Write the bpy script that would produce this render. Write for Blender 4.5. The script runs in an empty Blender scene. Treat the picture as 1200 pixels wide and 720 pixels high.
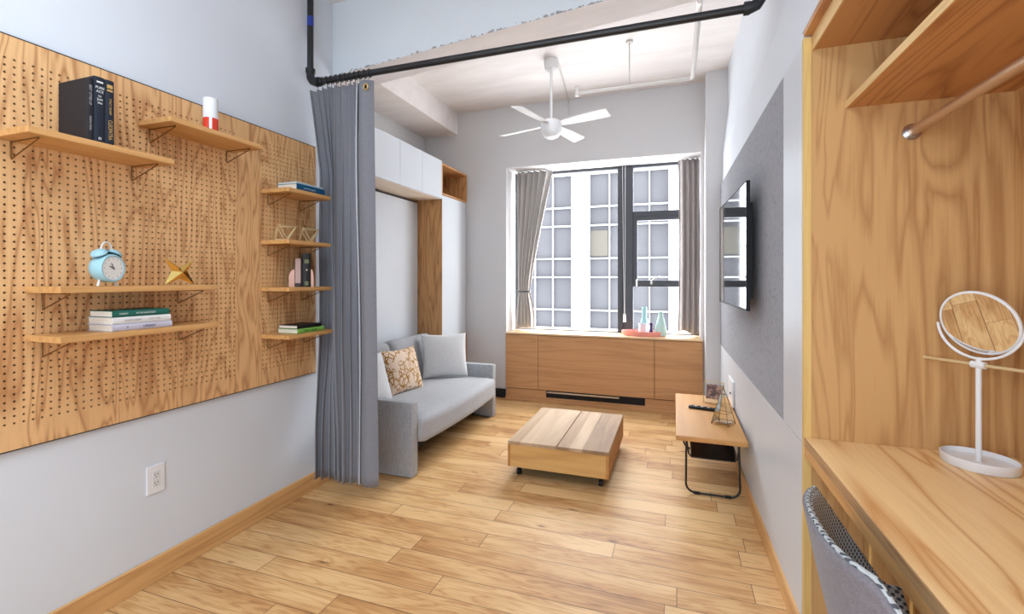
import bpy, bmesh, math, random
from mathutils import Vector, Matrix
random.seed(7)
S = bpy.context.scene
C = S.collection
PI = math.pi

# ------------------------------------------------------------------ camera
cam = bpy.data.cameras.new('camera')
cam.sensor_width = 36; cam.lens = 36*548/1200
cam.shift_y = -33/1200
cam.clip_start = 0.02; cam.clip_end = 200
co = bpy.data.objects.new('camera', cam); C.objects.link(co)
co.location = (0, 0, 1.35); co.rotation_euler = (PI/2, 0, math.radians(19.2))
S.camera = co

# ------------------------------------------------------------------ world, fill lights, exposure
vs = S.view_settings
vs.view_transform = 'Standard'; vs.look = 'None'; vs.gamma = 1.0; vs.use_curve_mapping = False
vs.exposure = 0.2
w = bpy.data.worlds.new('sky'); S.world = w; w.use_nodes = True
bg = w.node_tree.nodes['Background']
bg.inputs['Color'].default_value = (0.95, 0.97, 1.0, 1); bg.inputs['Strength'].default_value = 16.0

def light(name, kind, loc, rot, energy, color=(1, 1, 1), **kw):
    l = bpy.data.lights.new(name, kind); l.energy = energy; l.color = color
    for k, v in kw.items(): setattr(l, k, v)
    o = bpy.data.objects.new(name, l); C.objects.link(o); o.location = loc; o.rotation_euler = rot
    return o

light('entry_fill_top', 'AREA', (-1.0, 0.2, 3.1), (0, 0, 0), 32, (0.76, 0.88, 1.0), shape='RECTANGLE', size=1.4, size_y=1.6)  # added area fill overhead, no fixture belongs to it
light('entry_fill_back', 'AREA', (-0.7, -1.25, 1.25), (PI/2, 0, 0), 44, (0.74, 0.87, 1.0), shape='RECTANGLE', size=2.2, size_y=1.9)  # added soft fill at the rear wall, standing in for window light
light('entry_fill_up', 'AREA', (-0.7, -0.9, 1.6), (math.radians(165), 0, 0), 12, (0.84, 0.92, 1.0), shape='RECTANGLE', size=1.6, size_y=0.6)  # added upward fill to brighten the near ceiling, no real fitting
light('lounge_fill_beam', 'AREA', (-0.95, 2.88, 2.95), (math.radians(112), 0, 0), 2.0, (1.0, 0.96, 0.94), shape='RECTANGLE', size=2.2, size_y=0.12)  # added strip fill hidden behind the beam, brightens ceiling and far wall
light('lounge_fill_top', 'AREA', (-0.9, 3.25, 3.2), (0, 0, 0), 4, (0.97, 0.98, 1.0), shape='RECTANGLE', size=1.6, size_y=0.7)  # added downward fill for the lounge, unseen behind the beam
po = light('window_portal', 'AREA', (-.78, 5.42, 1.68), (-PI/2, 0, 0), 1, shape='RECTANGLE', size=2.05, size_y=1.85)
po.data.cycles.is_portal = True

# ------------------------------------------------------------------ mesh helpers
class B:
    """collects shapes into one bmesh"""
    def __init__(s): s.bm = bmesh.new()
    def quad(s, pts):
        s.bm.faces.new([s.bm.verts.new(p) for p in pts])
    def box(s, x0, x1, y0, y1, z0, z1, bev=0, seg=2):
        vs_ = [s.bm.verts.new(p) for p in ((x0,y0,z0),(x1,y0,z0),(x1,y1,z0),(x0,y1,z0),(x0,y0,z1),(x1,y0,z1),(x1,y1,z1),(x0,y1,z1))]
        fs = [s.bm.faces.new([vs_[i] for i in f]) for f in ((3,2,1,0),(4,5,6,7),(0,1,5,4),(1,2,6,5),(2,3,7,6),(3,0,4,7))]
        if bev:
            es = list({e for f in fs for e in f.edges})
            bmesh.ops.bevel(s.bm, geom=es, offset=bev, segments=seg, affect='EDGES', profile=0.5)
        return s
    def hexa(s, lo, hi):
        """prism between two rings of the same length (lists of 3D points)"""
        a = [s.bm.verts.new(p) for p in lo]; b = [s.bm.verts.new(p) for p in hi]; n = len(a)
        s.bm.faces.new(a[::-1]); s.bm.faces.new(b)
        for i in range(n): s.bm.faces.new((a[i], a[(i+1)%n], b[(i+1)%n], b[i]))
        return s
    def cyl(s, p0, p1, r0, r1=None, n=16, caps=True):
        r1 = r0 if r1 is None else r1
        p0, p1 = Vector(p0), Vector(p1); d = (p1-p0).normalized()
        u = d.orthogonal().normalized(); v = d.cross(u)
        a = [s.bm.verts.new(p0+(u*math.cos(t)+v*math.sin(t))*r0) for t in [2*PI*i/n for i in range(n)]]
        b = [s.bm.verts.new(p1+(u*math.cos(t)+v*math.sin(t))*r1) for t in [2*PI*i/n for i in range(n)]]
        for i in range(n): s.bm.faces.new((a[i], a[(i+1)%n], b[(i+1)%n], b[i]))
        if caps: s.bm.faces.new(a[::-1]); s.bm.faces.new(b)
        return s
    def tube(s, pts, r, n=10, closed=False):
        pts = [Vector(p) for p in pts]; m = len(pts); rings = []
        prev = None
        for i, p in enumerate(pts):
            if closed: d = (pts[(i+1)%m]-pts[i-1])
            else: d = pts[min(i+1, m-1)]-pts[max(i-1, 0)]
            d.normalize()
            u = d.orthogonal().normalized() if prev is None else (prev - d*prev.dot(d)).normalized()
            prev = u; v = d.cross(u)
            rings.append([s.bm.verts.new(p+(u*math.cos(2*PI*k/n)+v*math.sin(2*PI*k/n))*r) for k in range(n)])
        for i in range(m if closed else m-1):
            a, b = rings[i], rings[(i+1)%m]
            for k in range(n): s.bm.faces.new((a[k], a[(k+1)%n], b[(k+1)%n], b[k]))
        if not closed: s.bm.faces.new(rings[0][::-1]); s.bm.faces.new(rings[-1])
        return s
    def lathe(s, prof, c=(0,0,0), n=32, sx=1, sy=1, axis='Z'):
        c = Vector(c); rings = []
        for r, z in prof:
            ring = []
            for i in range(n):
                t = 2*PI*i/n; a, b_ = r*math.cos(t)*sx, r*math.sin(t)*sy
                q = {'Z': (a, b_, z), 'X': (z, a, b_), 'Y': (b_, z, a)}[axis]
                ring.append(s.bm.verts.new(c+Vector(q)))
            rings.append(ring)
        for a, b_ in zip(rings, rings[1:]):
            for i in range(n): s.bm.faces.new((a[i], a[(i+1)%n], b_[(i+1)%n], b_[i]))
        if prof[0][0] > 1e-5: s.bm.faces.new(rings[0][::-1])
        if prof[-1][0] > 1e-5: s.bm.faces.new(rings[-1])
        return s
    def grid(s, rows, closed=False):
        g = [[s.bm.verts.new(p) for p in r] for r in rows]
        for a, b_ in zip(g, g[1:]):
            n = len(a)
            for i in range(n if closed else n-1):
                s.bm.faces.new((a[i], a[(i+1)%n], b_[(i+1)%n], b_[i]))
        return g
    def soft(s, x0, x1, y0, y1, z0, z1, r, n=14, crown=0.0, f=None):
        """cushion: rounded box, top crowned"""
        lo, hi = Vector((x0,y0,z0)), Vector((x1,y1,z1)); cen = (lo+hi)/2; h = (hi-lo)/2
        t = bmesh.new(); bmesh.ops.create_cube(t, size=2)
        bmesh.ops.subdivide_edges(t, edges=t.edges[:], cuts=n, use_grid_fill=True)
        m = {}
        for v in t.verts:
            p = Vector([math.copysign(abs(q)**0.8, q) for q in v.co])
            q = Vector((p.x*h.x, p.y*h.y, p.z*h.z))
            i = Vector([max(-(h[k]-r), min(h[k]-r, q[k])) for k in range(3)])
            d = q-i
            if d.length > 1e-9: q = i+d.normalized()*r
            if crown and p.z > 0: q.z += crown*(1-p.x**2)*(1-p.y**2)
            q = q+cen
            if f: q = f(q, p)
            m[v] = s.bm.verts.new(q)
        for fc in t.faces: s.bm.faces.new([m[v] for v in fc.verts])
        t.free(); return s
    def pillow(s, wd, ht, th, n=20):
        """square cushion standing in the local XZ plane, centred at 0"""
        def pt(a, b_, sg):
            k = max(0.0, (1-a*a)*(1-b_*b_))
            return Vector((wd/2*a*(1-.07*(1-b_*b_)), sg*th/2*k**.42, ht/2*b_*(1-.07*(1-a*a))))
        m = {}
        for sg in (1, -1):
            for i in range(n+1):
                for j in range(n+1):
                    a, b_ = math.sin((i/n-.5)*PI), math.sin((j/n-.5)*PI)
                    edge = i in (0, n) or j in (0, n)
                    key = (i, j, 0 if edge else sg)
                    if key not in m: m[key] = s.bm.verts.new(pt(a, b_, sg))
        for sg in (1, -1):
            g = lambda i, j: m[(i, j, 0 if (i in (0, n) or j in (0, n)) else sg)]
            for i in range(n):
                for j in range(n):
                    q = [g(i, j), g(i+1, j), g(i+1, j+1), g(i, j+1)]
                    s.bm.faces.new(q if sg < 0 else q[::-1])
        return s
    def xf(s, M):
        bmesh.ops.transform(s.bm, matrix=M, verts=s.bm.verts[:]); return s
    def obj(s, name, mat, parent=None, loc=None, smooth=False, angle=40):
        """link as ONE mesh object; geometry was written in world space, loc becomes the origin"""
        off = Vector(loc) if loc is not None else (Vector(parent.get('_o', parent.location)) if parent else Vector((0,0,0)))
        if parent and parent.get('_local'): off = Vector((0,0,0))
        bmesh.ops.translate(s.bm, vec=-off, verts=s.bm.verts[:])
        bmesh.ops.recalc_face_normals(s.bm, faces=s.bm.faces[:])
        me = bpy.data.meshes.new(name); 
        if smooth:
            for f in s.bm.faces: f.smooth = True
            for e in s.bm.edges:
                if len(e.link_faces) == 2 and e.calc_face_angle(0) > math.radians(angle): e.smooth = False
        s.bm.to_mesh(me); s.bm.free()
        o = bpy.data.objects.new(name, me); C.objects.link(o)
        if mat: me.materials.append(mat)
        if parent: o.parent = parent
        if loc is not None and not parent: o.location = loc
        return o

def tag(o, label=None, cat=None, group=None, kind=None):
    for k, v in (('label', label), ('category', cat), ('group', group), ('kind', kind)):
        if v: o[k] = v
    return o
ORG = {}
def thing(name, label, cat, loc, rot=(0,0,0), group=None, local=False):
    o = bpy.data.objects.new(name, None); C.objects.link(o)
    o.empty_display_size = .05
    o.location = loc; o.rotation_euler = rot
    ORG[o.name] = Vector((0,0,0)) if local else Vector(loc)
    return tag(o, label, cat, group)
_obj = B.obj
def obj(b, name, mat, parent=None, **k):
    """parts take world-space (or local, for local things) coordinates relative to their thing"""
    off = Vector((0,0,0))
    p = parent
    if p is not None:
        while p.parent: p = p.parent
        off = ORG.get(p.name, Vector((0,0,0)))
        b.xf(Matrix.Translation(-off))
    o = _raw(b, name, mat, **k)
    if parent is not None: o.parent = parent
    return o
def _raw(s, name, mat, smooth=False, angle=40):
    bmesh.ops.recalc_face_normals(s.bm, faces=s.bm.faces[:])
    me = bpy.data.meshes.new(name)
    if smooth:
        for f in s.bm.faces: f.smooth = True
        for e in s.bm.edges:
            if len(e.link_faces) == 2 and e.calc_face_angle(0) > math.radians(angle): e.smooth = False
    s.bm.to_mesh(me); s.bm.free()
    if mat: me.materials.append(mat)
    o = bpy.data.objects.new(name, me); C.objects.link(o)
    return o
def struct(name, b, mat, parent=None, **k):
    o = obj(b, name, mat, parent, **k)
    if parent is None: o['kind'] = 'structure'
    return o
def copy_tree(o, parent=None):
    c = o.copy(); C.objects.link(c)
    if parent is not None: c.parent = parent
    else: ORG[c.name] = ORG.get(o.name, Vector((0,0,0)))
    for ch in list(o.children): copy_tree(ch, c)
    return c
def solo(b, name, mat, label, cat, group=None, loc=None, **k):
    """a thing that is one mesh; loc = where it stands"""
    if loc is not None: b.xf(Matrix.Translation(-Vector(loc)))
    o = _raw(b, name, mat, **k)
    if loc is not None: o.location = loc
    return tag(o, label, cat, group)
def text(s_, name, size, mat, parent, M, extrude=.0003):
    """lettering as a mesh child; M places the text's local plane (world space)"""
    cu = bpy.data.curves.new(name, 'FONT'); cu.body = s_; cu.size = size; cu.extrude = extrude
    cu.align_x = 'CENTER'; cu.align_y = 'CENTER'
    t = bpy.data.objects.new(name, cu); C.objects.link(t)
    dg = bpy.context.evaluated_depsgraph_get()
    me = bpy.data.meshes.new_from_object(t.evaluated_get(dg))
    bpy.data.objects.remove(t); bpy.data.curves.remove(cu)
    me.transform(M)
    p = parent
    while p.parent: p = p.parent
    me.transform(Matrix.Translation(-ORG.get(p.name, Vector((0,0,0)))))
    me.materials.clear(); me.materials.append(mat)
    o = bpy.data.objects.new(name, me); C.objects.link(o); o.parent = parent
    return o
def basis(x, y, z, loc):
    return Matrix.Translation(Vector(loc)) @ Matrix((x, y, z)).transposed().to_4x4()

# ------------------------------------------------------------------ materials
def lin(c):
    return tuple((q/255/12.92 if q/255 <= .04045 else ((q/255+.055)/1.055)**2.4) for q in c)+(1,)
class N:
    def __init__(s, name):
        s.m = bpy.data.materials.new(name); s.m.use_nodes = True
        s.t = s.m.node_tree; s.p = s.t.nodes['Principled BSDF']; s.out = s.t.nodes['Material Output']
    def n(s, t, **k):
        x = s.t.nodes.new(t)
        for a, v in k.items(): setattr(x, a, v)
        return x
    def l(s, a, b): s.t.links.new(a, b)
    def val(s, sock, v):
        if hasattr(v, 'is_output'): s.l(v, sock)
        else: sock.default_value = v
    def math(s, op, a, b=None, c=None):
        x = s.n('ShaderNodeMath', operation=op); s.val(x.inputs[0], a)
        if b is not None: s.val(x.inputs[1], b)
        if c is not None: s.val(x.inputs[2], c)
        return x.outputs[0]
    def mix(s, f, a, b, mode='MIX'):
        x = s.n('ShaderNodeMix', data_type='RGBA', blend_type=mode); s.val(x.inputs[0], f); s.val(x.inputs[6], a); s.val(x.inputs[7], b)
        return x.outputs[2]
    def ramp(s, f, stops):
        x = s.n('ShaderNodeValToRGB'); s.l(f, x.inputs[0]); r = x.color_ramp
        while len(r.elements) < len(stops): r.elements.new(.5)
        for e, (p, c) in zip(r.elements, stops): e.position = p; e.color = c if len(c) == 4 else c+(1,)
        return x.outputs[0]
    def coord(s, which='Object', scale=(1,1,1), rot=(0,0,0), loc=(0,0,0)):
        tc = s.n('ShaderNodeTexCoord'); mp = s.n('ShaderNodeMapping')
        s.l(tc.outputs[which], mp.inputs[0]); mp.inputs['Scale'].default_value = scale
        mp.inputs['Rotation'].default_value = rot; mp.inputs['Location'].default_value = loc
        return mp.outputs[0]
    def noise(s, vec, scale, detail=2, rough=.5, dist=0.0):
        x = s.n('ShaderNodeTexNoise'); s.l(vec, x.inputs['Vector']); x.inputs['Scale'].default_value = scale
        x.inputs['Detail'].default_value = detail; x.inputs['Roughness'].default_value = rough; x.inputs['Distortion'].default_value = dist
        return x.outputs['Fac']
    def bump(s, h, strength=.2, dist=.01):
        x = s.n('ShaderNodeBump'); s.l(h, x.inputs['Height']); x.inputs['Strength'].default_value = strength; x.inputs['Distance'].default_value = dist
        s.l(x.outputs[0], s.p.inputs['Normal'])
    def set(s, color=None, rough=None, metal=None, spec=None, coat=None):
        if color is not None: s.val(s.p.inputs['Base Color'], color)
        if rough is not None: s.val(s.p.inputs['Roughness'], rough)
        if metal is not None: s.p.inputs['Metallic'].default_value = metal
        if spec is not None: s.p.inputs['Specular IOR Level'].default_value = spec
        if coat is not None: s.p.inputs['Coat Weight'].default_value = coat
        return s.m

def paint(name, c, rough=.6, var=.03, scale=3.0, spec=.3, bump=0.0, bs=60):
    m = N(name); v = m.coord(); n = m.noise(v, scale, 3)
    a = lin([q*(1-var) for q in c]); b_ = lin([min(255, q*(1+var)) for q in c])
    m.set(m.mix(n, a, b_), rough, spec=spec)
    if bump: m.bump(m.noise(v, bs, 3), bump, .004)
    return m.m
def metal(name, c, rough=.3):
    m = N(name); v = m.coord(); n = m.noise(v, 40, 2)
    return m.set(m.mix(n, lin([q*.96 for q in c]), lin(c)), rough, 1.0)
GR = {'X': (.1, 1, 1), 'Y': (1, .1, 1), 'Z': (1, 1, .1)}
def wood(name, light_, dark, grain='Z', scale=3.5, rings=9, stretch=.14, contrast=.6, rough=.45, fine=.25, loc=(0,0,0), which='Object', coat=0.0, spec=.35, sharp=1.6, dist=.25):
    """contour-grain timber: cathedral figure along the grain axis, fine pores on top"""
    m = N(name)
    st = {'X': (stretch,1,1), 'Y': (1,stretch,1), 'Z': (1,1,stretch)}[grain]
    v = m.coord(which, [q*scale for q in st], loc=loc)
    n = m.noise(v, 1.0, 2.5, .5, dist)
    r = m.math('PINGPONG', m.math('MULTIPLY', n, rings*2), 1.0)
    r = m.math('POWER', r, sharp)
    st2 = {'X': (.03,1,1), 'Y': (1,.03,1), 'Z': (1,1,.03)}[grain]
    v2 = m.coord(which, [q*130 for q in st2])
    f = m.noise(v2, 1.0, 3, .6)
    big = m.noise(m.coord(which, [q*1.3 for q in st], loc=(3,1,2)), 1.0, 2)
    fac = m.math('ADD', m.math('MULTIPLY', r, contrast), m.math('MULTIPLY', m.math('SUBTRACT', f, .5), fine*2))
    fac = m.math('ADD', fac, m.math('MULTIPLY', m.math('SUBTRACT', big, .5), .7))
    col = m.ramp(fac, [(0.0, lin(light_)), (1.0, lin(dark))])
    m.set(col, rough, spec=spec, coat=coat)
    m.bump(f, .06, .002)
    return m.m

M = {}
M['wall'] = paint('wall_paint_white', (218, 223, 230), .62, .008, bump=.03, bs=160)
M['wall_grey'] = paint('wall_paint_far', (211, 210, 211), .65, .01, bump=.03, bs=160)
M['panel_white'] = paint('satin_white_panel', (206, 211, 217), .38, .006, spec=.4)
M['white'] = paint('white_lacquer', (232, 233, 235), .3, .01)
M['white_matte'] = paint('white_matte', (222, 222, 222), .55, .01)
M['pipe_white'] = paint('painted_pipe', (206, 203, 200), .6, .03)
M['black'] = paint('black_powder_coat', (28, 29, 31), .42, .05, spec=.5)
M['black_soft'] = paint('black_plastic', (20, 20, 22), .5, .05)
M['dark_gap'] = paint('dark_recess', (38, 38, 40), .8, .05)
M['grey_frame'] = paint('charcoal_window_frame', (62, 64, 70), .4, .04, spec=.5)
M['chrome'] = metal('brushed_chrome', (205, 205, 205), .25)
M['brass'] = metal('satin_brass', (226, 196, 138), .3)
_m = N('pale_brass'); M['brass_pale'] = _m.set(lin((226, 204, 158)), .35, .45)
M['bronze'] = metal('dark_bronze', (140, 108, 70), .4)
_m = N('bronze_rail'); M['rail_metal'] = _m.set(lin((206, 178, 150)), .3, .7)
M['gold'] = metal('polished_gold', (238, 204, 120), .06)
M['plywood'] = wood('pegboard_ply', (230, 184, 130), (172, 112, 66), 'Z', 7.0, 11, .14, .72, .5, .3, sharp=2.6, dist=.7)
M['ply_closet'] = wood('closet_ply', (208, 164, 110), (156, 104, 58), 'Z', 7, 8, .12, .55, .42, .34, sharp=2.0, dist=.6)
M['ply_closet_y'] = wood('closet_ply_long', (202, 146, 92), (142, 82, 42), 'Y', 6.0, 9, .10, .7, .42, .4, sharp=2.2, dist=.6)
M['ply_desk'] = wood('desk_ply', (246, 210, 154), (204, 142, 82), 'Y', 5.0, 9, .08, .8, .38, .25, coat=.1, sharp=3.6, dist=.35)
M['ply_edge'] = wood('ply_edge', (226, 190, 134), (196, 152, 98), 'Y', 40, 4, .05, .5, .55, .2)
M['ply_dark_edge'] = wood('ply_dark_edge', (190, 150, 106), (140, 98, 60), 'Y', 60, 4, .04, .6, .55, .3)
M['ply_edge_z'] = wood('ply_edge_upright', (224, 190, 120), (204, 164, 92), 'Z', 30, 4, .05, .5, .55, .2)
M['shelf'] = wood('shelf_oak', (214, 164, 104), (178, 124, 72), 'Y', 9, 6, .08, .5, .5, .3)
M['base'] = wood('oak_baseboard', (220, 172, 114), (178, 124, 72), 'Y', 9, 5, .07, .55, .45, .3)
M['laminate'] = wood('cabinet_laminate', (204, 154, 106), (172, 122, 78), 'X', 7, 8, .05, .5, .55, .45, sharp=2)
M['laminate_top'] = wood('counter_laminate', (226, 190, 146), (204, 164, 120), 'X', 6, 6, .05, .45, .4, .3)
M['pale_ply'] = wood('pale_ply', (236, 220, 200), (216, 194, 168), 'Y', 6, 6, .06, .5, .5, .3)
M['tower_oak'] = wood('tower_oak', (202, 152, 100), (146, 98, 56), 'Z', 8, 8, .10, .7, .5, .45, sharp=2, dist=.6)
M['bench_oak'] = wood('bench_oak', (204, 150, 90), (180, 126, 70), 'Y', 6, 5, .06, .4, .55, .25)

def floor_mat():
    m = N('oak_plank_floor')
    sep = m.n('ShaderNodeSeparateXYZ'); m.l(m.coord('Object'), sep.inputs[0])
    x, y = sep.outputs[0], sep.outputs[1]
    W, L = .13, 1.25
    yr = m.math('DIVIDE', m.math('SUBTRACT', y, 1.386), W)
    row = m.math('FLOOR', yr)
    wn = m.n('ShaderNodeTexWhiteNoise', noise_dimensions='1D'); m.l(row, wn.inputs['W'])
    xr = m.math('ADD', m.math('DIVIDE', x, L), m.math('MULTIPLY', wn.outputs['Value'], 7.3))
    colm = m.math('FLOOR', xr)
    cb = m.n('ShaderNodeCombineXYZ'); m.l(row, cb.inputs[0]); m.l(colm, cb.inputs[1])
    wn2 = m.n('ShaderNodeTexWhiteNoise', noise_dimensions='2D'); m.l(cb.outputs[0], wn2.inputs['Vector'])
    rnd = wn2.outputs['Value']
    fy, fx = m.math('FRACT', yr), m.math('FRACT', xr)
    ey = m.math('MULTIPLY', m.math('MINIMUM', fy, m.math('SUBTRACT', 1.0, fy)), W)
    ex = m.math('MULTIPLY', m.math('MINIMUM', fx, m.math('SUBTRACT', 1.0, fx)), L)
    gap = m.math('LESS_THAN', m.math('MINIMUM', ex, ey), .0016)
    off = m.n('ShaderNodeVectorMath', operation='SCALE'); m.l(wn2.outputs['Color'], off.inputs[0]); off.inputs['Scale'].default_value = 9.0
    def gvec(sx, sy):
        a = m.n('ShaderNodeVectorMath', operation='MULTIPLY'); m.l(m.coord('Object'), a.inputs[0]); a.inputs[1].default_value = (sx, sy, 1)
        b_ = m.n('ShaderNodeVectorMath', operation='ADD'); m.l(a.outputs[0], b_.inputs[0]); m.l(off.outputs[0], b_.inputs[1]); return b_.outputs[0]
    n = m.noise(gvec(1.5, 14), 1.0, 3, .55, .9)
    ring = m.math('PINGPONG', m.math('MULTIPLY', n, 13.0), 1.0)
    fine = m.noise(gvec(4, 130), 1.0, 3, .6)
    blot = m.noise(gvec(1.6, 5), 1.0, 3, .55, .4)
    fac = m.math('ADD', m.math('MULTIPLY', m.math('POWER', ring, 2.0), .30), m.math('MULTIPLY', m.math('SUBTRACT', fine, .5), .45))
    fac = m.math('ADD', fac, m.math('MULTIPLY', m.math('SUBTRACT', blot, .43), 1.5))
    fac = m.math('ADD', fac, m.math('MULTIPLY', m.math('SUBTRACT', rnd, .4), .42))
    col = m.ramp(fac, [(0.0, lin((224, 184, 130))), (.45, lin((196, 146, 92))), (1.0, lin((130, 80, 40)))])
    vo = m.n('ShaderNodeTexVoronoi'); m.l(gvec(3.2, 9), vo.inputs['Vector']); vo.inputs['Scale'].default_value = 1.0
    kd = m.math('ADD', vo.outputs['Distance'], m.math('MULTIPLY', m.math('SUBTRACT', m.noise(gvec(14, 30), 1.0, 3), .5), .22))
    pick = m.n('ShaderNodeSeparateColor'); m.l(vo.outputs['Color'], pick.inputs[0])
    sel = m.math('GREATER_THAN', pick.outputs[0], .62)
    knot = m.math('MULTIPLY', m.math('SUBTRACT', 1.0, m.math('SMOOTH_MIN', m.math('DIVIDE', kd, .12), 1.0, .3)), sel)
    knot = m.math('MAXIMUM', m.math('MINIMUM', m.math('MULTIPLY', knot, 1.3), .85), 0.0)
    col = m.mix(knot, col, lin((112, 66, 34)))
    col = m.mix(m.math('MULTIPLY', gap, .9), col, lin((92, 56, 30)))
    m.set(col, m.math('ADD', .42, m.math('MULTIPLY', fine, .16)), spec=.3)
    h = m.math('SUBTRACT', m.math('MULTIPLY', fine, .15), gap)
    m.bump(h, .15, .002)
    return m.m
M['floor'] = floor_mat()

def plank_mat(name, cols, W, axis, y0=0.0, grain='Y', knots=True):
    """boards glued side by side, each of its own tint; axis = width axis"""
    m = N(name)
    sep = m.n('ShaderNodeSeparateXYZ'); m.l(m.coord('Object'), sep.inputs[0])
    a = sep.outputs['XYZ'.index(axis)]
    row = m.math('FLOOR', m.math('DIVIDE', m.math('ADD', a, y0), W))
    wn = m.n('ShaderNodeTexWhiteNoise', noise_dimensions='1D'); m.l(row, wn.inputs['W'])
    off = m.n('ShaderNodeVectorMath', operation='SCALE'); m.l(wn.outputs['Color'], off.inputs[0]); off.inputs['Scale'].default_value = 6.0
    st = {'X': (.9,9,9), 'Y': (9,.9,9), 'Z': (9,9,.9)}[grain]
    v = m.n('ShaderNodeVectorMath', operation='ADD'); m.l(m.coord('Object', st), v.inputs[0]); m.l(off.outputs[0], v.inputs[1])
    n = m.noise(v.outputs[0], 1.0, 3, .55, .7)
    st2 = {'X': (3,120,120), 'Y': (120,3,120), 'Z': (120,120,3)}[grain]
    f = m.noise(m.coord('Object', st2), 1.0, 3, .6)
    fac = m.math('ADD', m.math('MULTIPLY', wn.outputs['Value'], .55), m.math('MULTIPLY', m.math('SUBTRACT', n, .3), .9))
    fac = m.math('ADD', fac, m.math('MULTIPLY', m.math('SUBTRACT', f, .5), .4))
    m.set(m.ramp(fac, [(0, lin(cols[0])), (.5, lin(cols[1])), (1, lin(cols[2]))]), .62, spec=.2)
    m.bump(f, .06, .002)
    return m.m
M['mango_top'] = plank_mat('mango_wood_top', [(204, 176, 144), (170, 138, 106), (112, 82, 60)], .085, 'X')
M['mango_front'] = plank_mat('mango_wood_front', [(232, 190, 128), (212, 164, 100), (140, 92, 48)], .5, 'Z', .2, 'X')
M['mango_side'] = plank_mat('mango_wood_side', [(206, 152, 92), (182, 128, 74), (140, 92, 48)], .5, 'Z', .2, 'Y')

def concrete():
    m = N('painted_concrete'); v = m.coord('Object', (1, 5, 5))
    n = m.noise(v, 1.4, 5, .6, .3); n2 = m.noise(m.coord(), 22, 4, .7)
    c = m.ramp(n, [(.25, lin((222, 216, 214))), (.75, lin((238, 234, 233)))])
    m.set(c, .75, spec=.15)
    m.bump(m.math('ADD', m.math('MULTIPLY', n, .7), m.math('MULTIPLY', n2, .4)), .35, .02)
    return m.m
M['concrete'] = concrete()
def beam_mat():
    m = N('beam_chipped_paint'); v = m.coord()
    sep = m.n('ShaderNodeSeparateXYZ'); m.l(v, sep.inputs[0])
    n = m.noise(m.coord('Object', (6, 2, 14)), 1.0, 4, .7)
    edge = m.math('ADD', sep.outputs[2], m.math('MULTIPLY', n, .05))
    big = m.noise(v, 1.2, 3)
    c = m.mix(big, lin((214, 221, 227)), lin((224, 229, 233)))
    chip = m.math('GREATER_THAN', m.noise(m.coord('Object', (9, 9, 16)), 1.0, 5, .8), .71)
    ze = m.math('ADD', m.math('MULTIPLY', m.math('ADD', sep.outputs[0], 2.198), .0867), 2.722)
    rag = m.math('LESS_THAN', m.math('SUBTRACT', sep.outputs[2], ze), m.math('MULTIPLY', m.math('SUBTRACT', m.noise(m.coord('Object', (26, 8, 26)), 1.0, 4, .7), .46), .11))
    c = m.mix(m.math('MULTIPLY', chip, .6), c, lin((150, 150, 150)))
    c = m.mix(m.math('MULTIPLY', rag, .8), c, lin((128, 126, 126)))
    m.set(c, .7, spec=.2); m.bump(m.noise(v, 9, 5, .7), .4, .015)
    return m.m
M['beam_face'] = beam_mat()

def fabric(name, c, c2, scale=420, rough=.9, mottled=.5, lines=None, bump=.25):
    m = N(name); v = m.coord()
    sc = {'Z': (1,1,.06), 'Y': (1,.06,1), 'X': (.06,1,1), None: (1,1,1)}[lines]
    a = m.noise(m.coord('Object', [q*scale for q in sc]), 1.0, 2, .6)
    b_ = m.noise(v, scale*.25, 2); d = m.noise(v, 3, 2)
    f = m.math('ADD', m.math('MULTIPLY', a, .6), m.math('ADD', m.math('MULTIPLY', b_, .3*mottled*2), m.math('MULTIPLY', d, .1)))
    m.set(m.ramp(f, [(.3, lin(c)), (.7, lin(c2))]), rough, spec=.1)
    m.p.inputs['Sheen Weight'].default_value = .15
    m.bump(a, bump, .002)
    return m.m
M['sofa'] = fabric('sofa_grey_fabric', (144, 145, 149), (180, 181, 184), 260, lines='Z')
M['sofa_seat'] = fabric('sofa_seat_fabric', (152, 153, 156), (186, 186, 189), 260)
M['sofa_back'] = fabric('sofa_back_fabric', (140, 141, 145), (174, 175, 178), 260)
M['pillow'] = fabric('pale_grey_linen', (200, 201, 202), (226, 226, 227), 260)
M['curtain'] = fabric('slate_curtain', (122, 123, 130), (142, 143, 150), 300, .85, .3)
M['curtain_trim'] = fabric('pale_curtain_trim', (186, 188, 195), (206, 208, 214), 300)
def sheer(name, c, c2, tr):
    fabric(name, c, c2, 300, .85, .3); m = bpy.data.materials[name]; t = m.node_tree
    p = t.nodes['Principled BSDF']; o_ = t.nodes['Material Output']
    tl = t.nodes.new('ShaderNodeBsdfTranslucent'); mx = t.nodes.new('ShaderNodeMixShader'); mx.inputs[0].default_value = tr
    t.links.new(p.inputs['Base Color'].links[0].from_socket, tl.inputs[0])
    t.links.new(p.outputs[0], mx.inputs[1]); t.links.new(tl.outputs[0], mx.inputs[2]); t.links.new(mx.outputs[0], o_.inputs[0])
    return m
M['curtain_win'] = sheer('taupe_window_curtain', (206, 201, 198), (222, 217, 213), .10)
M['curtain_win2'] = sheer('grey_brown_window_curtain', (178, 170, 168), (196, 187, 185), .08)
M['felt'] = fabric('grey_felt', (88, 89, 96), (146, 147, 154), 170, .95, 1.2)
M['chair_felt'] = fabric('chair_felt', (112, 107, 112), (140, 134, 139), 300, .95)
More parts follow.
